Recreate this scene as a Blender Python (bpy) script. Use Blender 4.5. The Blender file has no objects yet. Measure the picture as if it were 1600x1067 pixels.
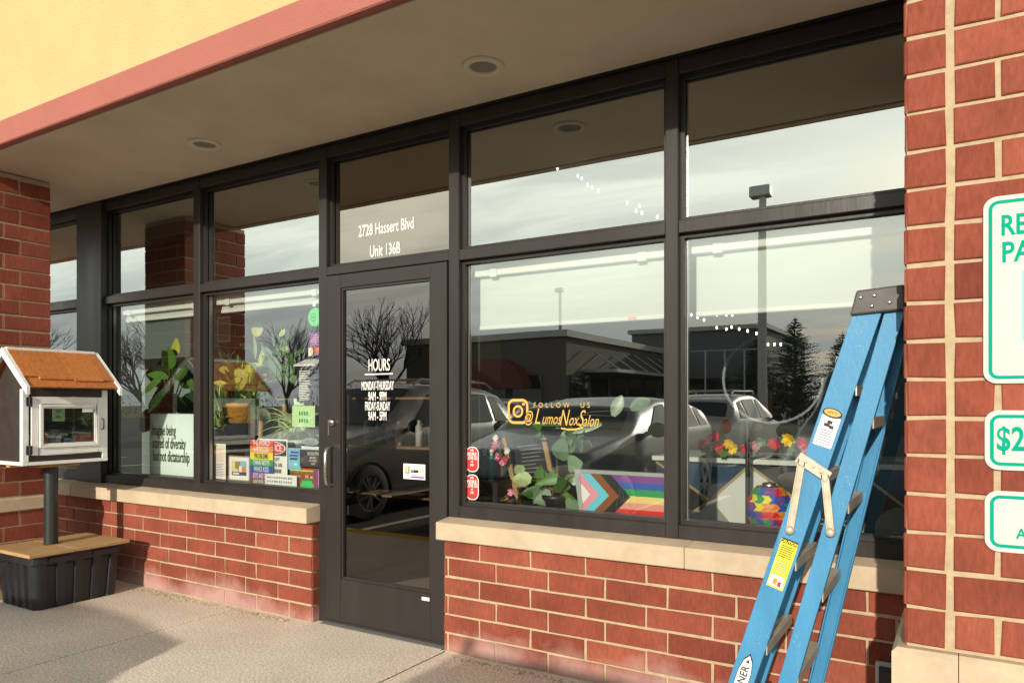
import bpy, bmesh, math, random
from mathutils import Vector, Matrix, Quaternion
R = math.radians
rnd = random.Random(7)
sc = bpy.context.scene
COL = sc.collection

# ------------------------------------------------------------------ camera
CAM = Vector((0.0, -3.2, 1.30)); FPX = 1156.0; YAW = math.atan(705 / 1156.0); HORIZON = 631.0
cd = bpy.data.cameras.new('camera'); cam = bpy.data.objects.new('camera', cd); COL.objects.link(cam)
cam.location = CAM; cam.rotation_euler = (R(90), 0, YAW)
cd.sensor_width = 36; cd.lens = FPX / 1600 * 36; cd.shift_y = (HORIZON - 533.5) / 1600
cd.clip_start = 0.05; cd.clip_end = 1500
sc.camera = cam

# ------------------------------------------------------------------ world, sun, exposure
SUN = Vector((-0.17, 1.0, -0.31)).normalized()          # the way the light travels
w = bpy.data.worlds.new('World'); sc.world = w; w.use_nodes = True
nt = w.node_tree; nt.nodes.clear()
N = nt.nodes.new; Lk = nt.links.new
out = N('ShaderNodeOutputWorld'); bg = N('ShaderNodeBackground'); sky = N('ShaderNodeTexSky')
sky.sky_type = 'NISHITA'; sky.sun_disc = False
sky.sun_elevation = math.asin(-SUN.z); sky.sun_rotation = math.atan2(-SUN.x, -SUN.y)
sky.air_density = 1.0; sky.dust_density = 2.0; sky.ozone_density = 1.0
tc = N('ShaderNodeTexCoord'); sep = N('ShaderNodeSeparateXYZ'); Lk(tc.outputs['Generated'], sep.inputs[0])
zc = N('ShaderNodeMath'); zc.operation = 'MAXIMUM'; Lk(sep.outputs[2], zc.inputs[0]); zc.inputs[1].default_value = 0.0
za = N('ShaderNodeMath'); za.operation = 'ADD'; Lk(zc.outputs[0], za.inputs[0]); za.inputs[1].default_value = 0.12
dx = N('ShaderNodeMath'); dx.operation = 'DIVIDE'; Lk(sep.outputs[0], dx.inputs[0]); Lk(za.outputs[0], dx.inputs[1])
dy = N('ShaderNodeMath'); dy.operation = 'DIVIDE'; Lk(sep.outputs[1], dy.inputs[0]); Lk(za.outputs[0], dy.inputs[1])
cmb = N('ShaderNodeCombineXYZ'); Lk(dx.outputs[0], cmb.inputs[0]); Lk(dy.outputs[0], cmb.inputs[1])
mp = N('ShaderNodeMapping'); mp.inputs['Scale'].default_value = (0.55, 1.5, 1); mp.inputs['Rotation'].default_value = (0, 0, R(14)); Lk(cmb.outputs[0], mp.inputs[0])
cl = N('ShaderNodeTexNoise'); cl.inputs['Scale'].default_value = 1.7; cl.inputs['Detail'].default_value = 8; cl.inputs['Roughness'].default_value = 0.58; cl.inputs['Distortion'].default_value = 0.5
Lk(mp.outputs[0], cl.inputs['Vector'])
cr = N('ShaderNodeValToRGB'); cr.color_ramp.elements[0].position = 0.40; cr.color_ramp.elements[0].color = (0.68, 0.68, 0.68, 1)
cr.color_ramp.elements[1].position = 0.60; cr.color_ramp.elements[1].color = (1, 1, 1, 1)
Lk(cl.outputs['Fac'], cr.inputs[0])
hz = N('ShaderNodeValToRGB')                              # grey cloud bank low down, bright high cloud above it
e = hz.color_ramp.elements; e[0].position = 0.0; e[0].color = (9.5, 10.2, 10.2, 1); e[1].position = 1.0; e[1].color = (3.0, 3.4, 4.0, 1)
for p_, c_ in ((0.09, (11.5, 12.0, 11.6, 1)), (0.17, (18.5, 19.2, 17.2, 1)), (0.28, (22.0, 22.6, 19.6, 1)), (0.36, (17.5, 18.0, 16.5, 1)), (0.55, (5.5, 6.0, 6.4, 1))): hz.color_ramp.elements.new(p_).color = c_
Lk(zc.outputs[0], hz.inputs[0])
mx = N('ShaderNodeMix'); mx.data_type = 'RGBA'; Lk(cr.outputs[0], mx.inputs[0]); Lk(sky.outputs[0], mx.inputs[6]); Lk(hz.outputs[0], mx.inputs[7])
Lk(mx.outputs[2], bg.inputs[0]); bg.inputs[1].default_value = 0.10; Lk(bg.outputs[0], out.inputs[0])
sd = bpy.data.lights.new('sun', 'SUN'); sd.energy = 4.9; sd.angle = R(0.6); sd.color = (1.0, 0.90, 0.75)
so = bpy.data.objects.new('sun', sd); COL.objects.link(so); so.rotation_euler = SUN.to_track_quat('-Z', 'Y').to_euler(); so.location = (3, -20, 9)
vs = sc.view_settings; vs.view_transform = 'Standard'; vs.look = 'None'; vs.exposure = 0.0; vs.gamma = 1.0
sc.cycles.max_bounces = 10; sc.cycles.transparent_max_bounces = 16; sc.cycles.glossy_bounces = 5
sc.cycles.sample_clamp_indirect = 6.0

# ------------------------------------------------------------------ helpers
def ray(u, v):
    a = (u - 800) / FPX; c, s = math.cos(YAW), math.sin(YAW)
    return Vector((a * c - s, c + a * s, (HORIZON - v) / FPX))
def at(u, v, y):                       # point of the photograph's ray on the plane y
    r = ray(u, v); return CAM + r * ((y - CAM.y) / r.y)
def mw(o):
    m = o.matrix_basis.copy()
    while o.parent: o = o.parent; m = o.matrix_basis @ m
    return m
def tag(o, label=None, cat=None, group=None, kind=None):
    if label: o['label'] = label
    if cat: o['category'] = cat
    if group: o['group'] = group
    if kind: o['kind'] = kind
    return o
def thing(name, label, cat, loc, group=None, rz=0):
    o = bpy.data.objects.new(name, None); COL.objects.link(o); o.location = loc; o.rotation_euler = (0, 0, rz); o.empty_display_size = 0.1
    return tag(o, label, cat, group)

class MB:
    def __init__(s): s.v = []; s.f = []; s.m = []; s.t = []; s.sm = []
    def add(s, vs, fs, m=0, tone=0.5, smooth=False):
        b = len(s.v); s.v += [tuple(q) for q in vs]
        for f in fs: s.f.append([b + i for i in f]); s.m.append(m); s.t.append(tone); s.sm.append(smooth)
        return s
    def box(s, x0, x1, y0, y1, z0, z1, m=0, tone=0.5):
        v = [(x, y, z) for z in (z0, z1) for y in (y0, y1) for x in (x0, x1)]
        return s.add(v, [(0, 2, 3, 1), (4, 5, 7, 6), (0, 1, 5, 4), (2, 6, 7, 3), (0, 4, 6, 2), (1, 3, 7, 5)], m, tone)
    def obox(s, c, ax, ay, az, m=0, tone=0.5):   # oriented box: centre and three half-axis vectors
        c, ax, ay, az = map(Vector, (c, ax, ay, az))
        v = [c + ax * i + ay * j + az * k for k in (-1, 1) for j in (-1, 1) for i in (-1, 1)]
        return s.add(v, [(0, 2, 3, 1), (4, 5, 7, 6), (0, 1, 5, 4), (2, 6, 7, 3), (0, 4, 6, 2), (1, 3, 7, 5)], m, tone)
    def bar(s, a, b, wx, wy, up=(0, 0, 1), m=0):
        a, b = Vector(a), Vector(b); d = b - a; n = d.normalized()
        x = n.cross(Vector(up)); 
        if x.length < 1e-4: x = n.cross(Vector((1, 0, 0)))
        x.normalize(); y = x.cross(n)
        return s.obox((a + b) / 2, x * wx / 2, y * wy / 2, d / 2, m)
    def poly(s, pts, m=0, tone=0.5): return s.add(pts, [tuple(range(len(pts)))], m, tone)
    def prism(s, pts, ext, m=0, tone=0.5, smooth=False):
        n = len(pts); ext = Vector(ext); a = [Vector(p) for p in pts]; b = [p + ext for p in a]
        s.add(a + b, [tuple(range(n))[::-1], tuple(range(n, 2 * n))], m, tone)
        return s.add(a + b, [(i, (i + 1) % n, n + (i + 1) % n, n + i) for i in range(n)], m, tone, smooth)
    def tube(s, pts, r, n=10, m=0, cap=True, smooth=True, tone=0.5):
        pts = [Vector(p) for p in pts]; k = len(pts); r = r if isinstance(r, (list, tuple)) else [r] * k
        v = []; px = None
        for i, p in enumerate(pts):
            d = (pts[min(i + 1, k - 1)] - pts[max(i - 1, 0)]).normalized()
            if px is None:
                px = d.cross(Vector((0, 0, 1)))
                if px.length < 1e-3: px = d.cross(Vector((1, 0, 0)))
            px = (px - d * px.dot(d)).normalized(); py = d.cross(px)
            v += [p + (px * math.cos(6.2832 * j / n) + py * math.sin(6.2832 * j / n)) * r[i] for j in range(n)]
        s.add(v, [(i * n + j, i * n + (j + 1) % n, (i + 1) * n + (j + 1) % n, (i + 1) * n + j) for i in range(k - 1) for j in range(n)], m, tone, smooth)
        if cap: s.add(v[:n], [tuple(range(n))[::-1]], m, tone); s.add(v[-n:], [tuple(range(n))], m, tone)
        return s
    def lathe(s, prof, c, n=24, axis='z', m=0, smooth=True):
        c = Vector(c); v = []
        for r, h in prof:
            for j in range(n):
                a = 6.2832 * j / n; p = (r * math.cos(a), r * math.sin(a), h)
                if axis == 'x': p = (h, p[0], p[1])
                if axis == 'y': p = (p[0], h, p[1])
                v.append(c + Vector(p))
        k = len(prof)
        return s.add(v, [(i * n + j, i * n + (j + 1) % n, (i + 1) * n + (j + 1) % n, (i + 1) * n + j) for i in range(k - 1) for j in range(n)], m, 0.5, smooth)
    def ball(s, c, r, m=0, n=10, sq=(1, 1, 1)):
        c = Vector(c); v = []; k = n // 2 + 1
        for i in range(k):
            a = math.pi * i / (k - 1)
            for j in range(n):
                b = 6.2832 * j / n; v.append(c + Vector((math.sin(a) * math.cos(b) * r * sq[0], math.sin(a) * math.sin(b) * r * sq[1], math.cos(a) * r * sq[2])))
        return s.add(v, [(i * n + j, (i + 1) * n + j, (i + 1) * n + (j + 1) % n, i * n + (j + 1) % n) for i in range(k - 1) for j in range(n)], m, 0.5, True)
    def leaf(s, base, d, side, L, W, droop=0.3, n=5, m=0, shape='oval', fold=0.15, tone=None):
        base = Vector(base); d = Vector(d).normalized(); side = Vector(side); side = (side - d * side.dot(d)).normalized(); up = side.cross(d)
        tone = rnd.random() if tone is None else tone; v = []
        for i in range(n + 1):
            t = i / n; p = base + d * L * t - Vector((0, 0, 1)) * L * droop * t * t
            if shape == 'oval': ww = W * math.sin(math.pi * min(0.97, t * 0.93 + 0.07)) ** 0.7
            elif shape == 'heart': ww = W * (1.25 * (1 - t) ** 0.55 * min(1, 0.55 + t * 3))
            else: ww = W * (1 - t) ** 0.6
            v += [p - side * ww / 2 + up * fold * ww, p, p + side * ww / 2 + up * fold * ww]
        f = []
        for i in range(n):
            a = i * 3; f += [(a, a + 1, a + 4, a + 3), (a + 1, a + 2, a + 5, a + 4)]
        return s.add(v, f, m, tone, True)
    def text(s, body, o, ux, uz, size, xs=1.0, shear=0.0, align='CENTER', bold=0.0, m=0, depth=0.0, sp=1.0):
        c = bpy.data.curves.new('t', 'FONT'); c.body = body; c.size = size; c.align_x = align; c.align_y = 'CENTER'; c.shear = shear; c.offset = bold * size; c.resolution_u = 3; c.space_character = sp
        ob = bpy.data.objects.new('t', c); me = bpy.data.meshes.new_from_object(ob)
        o, ux, uz = Vector(o), Vector(ux), Vector(uz); nn = ux.cross(uz)
        s.add([o + ux * q.co.x * xs + uz * q.co.y + nn * depth for q in me.vertices], [tuple(p.vertices) for p in me.polygons], m)
        bpy.data.objects.remove(ob); bpy.data.curves.remove(c); bpy.data.meshes.remove(me); return s
    def build(s, name, mats, parent=None, bevel=0, origin=None, seg=1, solid=0, clean=False):
        mats = mats if isinstance(mats, (list, tuple)) else [mats]
        inv = mw(parent).inverted() if parent else Matrix.Translation(-Vector(origin)) if origin else Matrix()
        me = bpy.data.meshes.new(name); me.from_pydata([inv @ Vector(q) for q in s.v], [], s.f)
        for mt in mats: me.materials.append(mt)
        for i, p in enumerate(me.polygons): p.material_index = s.m[i]; p.use_smooth = s.sm[i]
        at_ = me.attributes.new('tone', 'FLOAT', 'FACE')
        for i, t in enumerate(s.t): at_.data[i].value = t
        if bevel or clean:
            bm = bmesh.new(); bm.from_mesh(me)
            if clean: bmesh.ops.remove_doubles(bm, verts=bm.verts, dist=1e-5)
            if bevel:
                bmesh.ops.remove_doubles(bm, verts=bm.verts, dist=1e-6)
                es = [e for e in bm.edges if len(e.link_faces) == 2 and e.calc_face_angle(0) > 0.5]
                bmesh.ops.bevel(bm, geom=es, offset=bevel, segments=seg, affect='EDGES', profile=0.5, clamp_overlap=True)
            bm.to_mesh(me); bm.free()
        me.validate(); me.update()
        o = bpy.data.objects.new(name, me); COL.objects.link(o)
        if parent: o.parent = parent
        elif origin: o.location = origin
        if solid:
            md = o.modifiers.new('thick', 'SOLIDIFY'); md.thickness = solid; md.offset = 0
        return o

# ------------------------------------------------------------------ materials
def mat(name, col, rough=0.6, metal=0.0, var=0.0, vscale=8.0, bump=0.0, bscale=60.0, tone=0.0, spec=0.5, emit=None, coat=0.0, stretch=(1, 1, 1), bdist=0.01, trans=0.0):
    m = bpy.data.materials.new(name); m.use_nodes = True; t = m.node_tree; b = t.nodes['Principled BSDF']
    n = t.nodes.new; l = t.links.new
    b.inputs['Roughness'].default_value = rough; b.inputs['Metallic'].default_value = metal; b.inputs['Specular IOR Level'].default_value = spec
    b.inputs['Base Color'].default_value = (*col, 1); b.inputs['Coat Weight'].default_value = coat
    if emit: b.inputs['Emission Color'].default_value = (*emit[:3], 1); b.inputs['Emission Strength'].default_value = emit[3]
    co = n('ShaderNodeTexCoord'); mpp = n('ShaderNodeMapping'); mpp.inputs['Scale'].default_value = stretch; l(co.outputs['Object'], mpp.inputs[0])
    cur = None
    if var:
        ns = n('ShaderNodeTexNoise'); ns.inputs['Scale'].default_value = vscale; ns.inputs['Detail'].default_value = 6; ns.inputs['Roughness'].default_value = 0.62; l(mpp.outputs[0], ns.inputs['Vector'])
        mr = n('ShaderNodeMapRange'); mr.inputs[1].default_value = 0.25; mr.inputs[2].default_value = 0.75; mr.inputs[3].default_value = 1 - var; mr.inputs[4].default_value = 1 + var; l(ns.outputs['Fac'], mr.inputs[0])
        cur = mr.outputs[0]
        rr = n('ShaderNodeMapRange'); rr.inputs[1].default_value = 0.3; rr.inputs[2].default_value = 0.7; rr.inputs[3].default_value = max(0.02, rough - 0.1); rr.inputs[4].default_value = min(1, rough + 0.1); l(ns.outputs['Fac'], rr.inputs[0]); l(rr.outputs[0], b.inputs['Roughness'])
    if tone:
        a = n('ShaderNodeAttribute'); a.attribute_name = 'tone'
        mr = n('ShaderNodeMapRange'); mr.inputs[3].default_value = 1 - tone; mr.inputs[4].default_value = 1 + tone; l(a.outputs['Fac'], mr.inputs[0])
        if cur:
            mu = n('ShaderNodeMath'); mu.operation = 'MULTIPLY'; l(cur, mu.inputs[0]); l(mr.outputs[0], mu.inputs[1]); cur = mu.outputs[0]
        else: cur = mr.outputs[0]
    if cur:
        vm = n('ShaderNodeVectorMath'); vm.operation = 'SCALE'; vm.inputs[0].default_value = col; l(cur, vm.inputs['Scale']); l(vm.outputs[0], b.inputs['Base Color'])
    if bump:
        bn = n('ShaderNodeTexNoise'); bn.inputs['Scale'].default_value = bscale; bn.inputs['Detail'].default_value = 5; l(mpp.outputs[0], bn.inputs['Vector'])
        bu = n('ShaderNodeBump'); bu.inputs['Strength'].default_value = bump; bu.inputs['Distance'].default_value = bdist; l(bn.outputs['Fac'], bu.inputs['Height']); l(bu.outputs[0], b.inputs['Normal'])
    return m

def glass(name, tint, refl, ior=1.6, gcol=(0.93, 0.97, 0.95)):
    m = bpy.data.materials.new(name); m.use_nodes = True; t = m.node_tree; t.nodes.clear(); n = t.nodes.new; l = t.links.new
    o = n('ShaderNodeOutputMaterial'); mi = n('ShaderNodeMixShader'); tr = n('ShaderNodeBsdfTransparent'); gl = n('ShaderNodeBsdfGlossy')
    tr.inputs[0].default_value = (*tint, 1); gl.inputs['Roughness'].default_value = 0.0; gl.inputs[0].default_value = (*gcol, 1)
    lw = n('ShaderNodeFresnel'); lw.inputs[0].default_value = ior
    ad = n('ShaderNodeMath'); ad.operation = 'ADD'; ad.use_clamp = True; ad.inputs[1].default_value = refl; l(lw.outputs[0], ad.inputs[0])
    # slight waviness of real panes
    co = n('ShaderNodeTexCoord'); nz = n('ShaderNodeTexNoise'); nz.inputs['Scale'].default_value = 1.3; nz.inputs['Detail'].default_value = 1; l(co.outputs['Object'], nz.inputs['Vector'])
    bu = n('ShaderNodeBump'); bu.inputs['Strength'].default_value = 0.04; bu.inputs['Distance'].default_value = 0.02; l(nz.outputs['Fac'], bu.inputs['Height']); l(bu.outputs[0], gl.inputs['Normal'])
    l(ad.outputs[0], mi.inputs[0]); l(tr.outputs[0], mi.inputs[1]); l(gl.outputs[0], mi.inputs[2]); l(mi.outputs[0], o.inputs[0]); return m

def brick_mat():
    m = bpy.data.materials.new('red brick'); m.use_nodes = True; t = m.node_tree; b = t.nodes['Principled BSDF']; n = t.nodes.new; l = t.links.new
    b.inputs['Roughness'].default_value = 0.85; b.inputs['Specular IOR Level'].default_value = 0.25
    a = n('ShaderNodeAttribute'); a.attribute_name = 'tone'; r = n('ShaderNodeValToRGB'); e = r.color_ramp.elements
    e[0].position = 0; e[0].color = (0.165, 0.037, 0.023, 1); e[1].position = 1; e[1].color = (0.295, 0.083, 0.050, 1)
    k = r.color_ramp.elements.new(0.5); k.color = (0.232, 0.057, 0.034, 1); l(a.outputs['Fac'], r.inputs[0])
    co = n('ShaderNodeTexCoord'); mp_ = n('ShaderNodeMapping'); mp_.inputs['Scale'].default_value = (1, 1, 0.28); l(co.outputs['Object'], mp_.inputs[0])
    n1 = n('ShaderNodeTexNoise'); n1.inputs['Scale'].default_value = 95; n1.inputs['Detail'].default_value = 6; n1.inputs['Roughness'].default_value = 0.7; l(mp_.outputs[0], n1.inputs['Vector'])
    n2 = n('ShaderNodeTexNoise'); n2.inputs['Scale'].default_value = 5; n2.inputs['Detail'].default_value = 5; l(co.outputs['Object'], n2.inputs['Vector'])
    mr = n('ShaderNodeMapRange'); mr.inputs[1].default_value = 0.3; mr.inputs[2].default_value = 0.7; mr.inputs[3].default_value = 0.8; mr.inputs[4].default_value = 1.2; l(n1.outputs['Fac'], mr.inputs[0])
    m2_ = n('ShaderNodeMapRange'); m2_.inputs[1].default_value = 0.3; m2_.inputs[2].default_value = 0.7; m2_.inputs[3].default_value = 0.80; m2_.inputs[4].default_value = 1.15; l(n2.outputs['Fac'], m2_.inputs[0])
    mu = n('ShaderNodeMath'); mu.operation = 'MULTIPLY'; l(mr.outputs[0], mu.inputs[0]); l(m2_.outputs[0], mu.inputs[1])
    vm = n('ShaderNodeVectorMath'); vm.operation = 'SCALE'; l(r.outputs[0], vm.inputs[0]); l(mu.outputs[0], vm.inputs['Scale'])
    # pale salt stains on the lowest courses
    g = n('ShaderNodeNewGeometry'); sp = n('ShaderNodeSeparateXYZ'); l(g.outputs['Position'], sp.inputs[0])
    n3 = n('ShaderNodeTexNoise'); n3.inputs['Scale'].default_value = 2.3; n3.inputs['Detail'].default_value = 7; n3.inputs['Roughness'].default_value = 0.65; l(g.outputs['Position'], n3.inputs['Vector'])
    h = n('ShaderNodeMapRange'); h.inputs[1].default_value = 0.30; h.inputs[2].default_value = 0.02; h.inputs[3].default_value = -0.42; h.inputs[4].default_value = 0.18; l(sp.outputs[2], h.inputs[0])
    s_ = n('ShaderNodeMath'); s_.operation = 'ADD'; l(n3.outputs['Fac'], s_.inputs[0]); l(h.outputs[0], s_.inputs[1])
    q = n('ShaderNodeMapRange'); q.inputs[1].default_value = 0.42; q.inputs[2].default_value = 0.72; q.inputs[3].default_value = 0; q.inputs[4].default_value = 0.62; l(s_.outputs[0], q.inputs[0])
    mi = n('ShaderNodeMix'); mi.data_type = 'RGBA'; l(q.outputs[0], mi.inputs[0]); l(vm.outputs[0], mi.inputs[6]); mi.inputs[7].default_value = (0.52, 0.36, 0.33, 1)
    l(mi.outputs[2], b.inputs['Base Color'])
    bu = n('ShaderNodeBump'); bu.inputs['Strength'].default_value = 0.8; bu.inputs['Distance'].default_value = 0.004; l(n1.outputs['Fac'], bu.inputs['Height']); l(bu.outputs[0], b.inputs['Normal'])
    return m

def ground_mat(name, col, speck=0.35, scale=160, stain=0.12):
    m = mat(name, col, 0.9, var=stain, vscale=1.1, bump=0.35, bscale=220, bdist=0.004, spec=0.2)
    t = m.node_tree; n = t.nodes.new; l = t.links.new; b = t.nodes['Principled BSDF']
    src = b.inputs['Base Color'].links[0].from_socket; co = n('ShaderNodeTexCoord')
    vo = n('ShaderNodeTexNoise'); vo.inputs['Scale'].default_value = scale; vo.inputs['Detail'].default_value = 4; vo.inputs['Roughness'].default_value = 0.8; l(co.outputs['Object'], vo.inputs['Vector'])
    mr = n('ShaderNodeMapRange'); mr.inputs[1].default_value = 0.35; mr.inputs[2].default_value = 0.65; mr.inputs[3].default_value = 1 - speck; mr.inputs[4].default_value = 1 + speck; l(vo.outputs['Fac'], mr.inputs[0])
    vm = n('ShaderNodeVectorMath'); vm.operation = 'SCALE'; l(src, vm.inputs[0]); l(mr.outputs[0], vm.inputs['Scale']); l(vm.outputs[0], b.inputs['Base Color']); return m

def specks(m, col, scale=240, lo=0.70, amt=0.7):
    t = m.node_tree; n = t.nodes.new; l = t.links.new; b = t.nodes['Principled BSDF']; src = b.inputs['Base Color'].links[0].from_socket
    co = n('ShaderNodeTexCoord'); a = n('ShaderNodeTexNoise'); a.inputs['Scale'].default_value = scale; a.inputs['Detail'].default_value = 2; l(co.outputs['Object'], a.inputs['Vector'])
    c = n('ShaderNodeTexNoise'); c.inputs['Scale'].default_value = 6; c.inputs['Detail'].default_value = 6; l(co.outputs['Object'], c.inputs['Vector'])
    ad = n('ShaderNodeMath'); ad.operation = 'MULTIPLY_ADD'; ad.inputs[1].default_value = 0.45; l(c.outputs['Fac'], ad.inputs[0]); l(a.outputs['Fac'], ad.inputs[2])
    mr = n('ShaderNodeMapRange'); mr.inputs[1].default_value = lo + 0.225; mr.inputs[2].default_value = lo + 0.27; mr.inputs[3].default_value = 0; mr.inputs[4].default_value = amt; l(ad.outputs[0], mr.inputs[0])
    mi = n('ShaderNodeMix'); mi.data_type = 'RGBA'; l(mr.outputs[0], mi.inputs[0]); l(src, mi.inputs[6]); mi.inputs[7].default_value = (*col, 1); l(mi.outputs[2], b.inputs['Base Color']); return m
def wood_mat(name, col, rough=0.6, sc_=(3, 14, 14)):
    return mat(name, col, rough, var=0.28, vscale=4.5, bump=0.25, bscale=20, stretch=sc_, tone=0.14, bdist=0.003)

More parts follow.
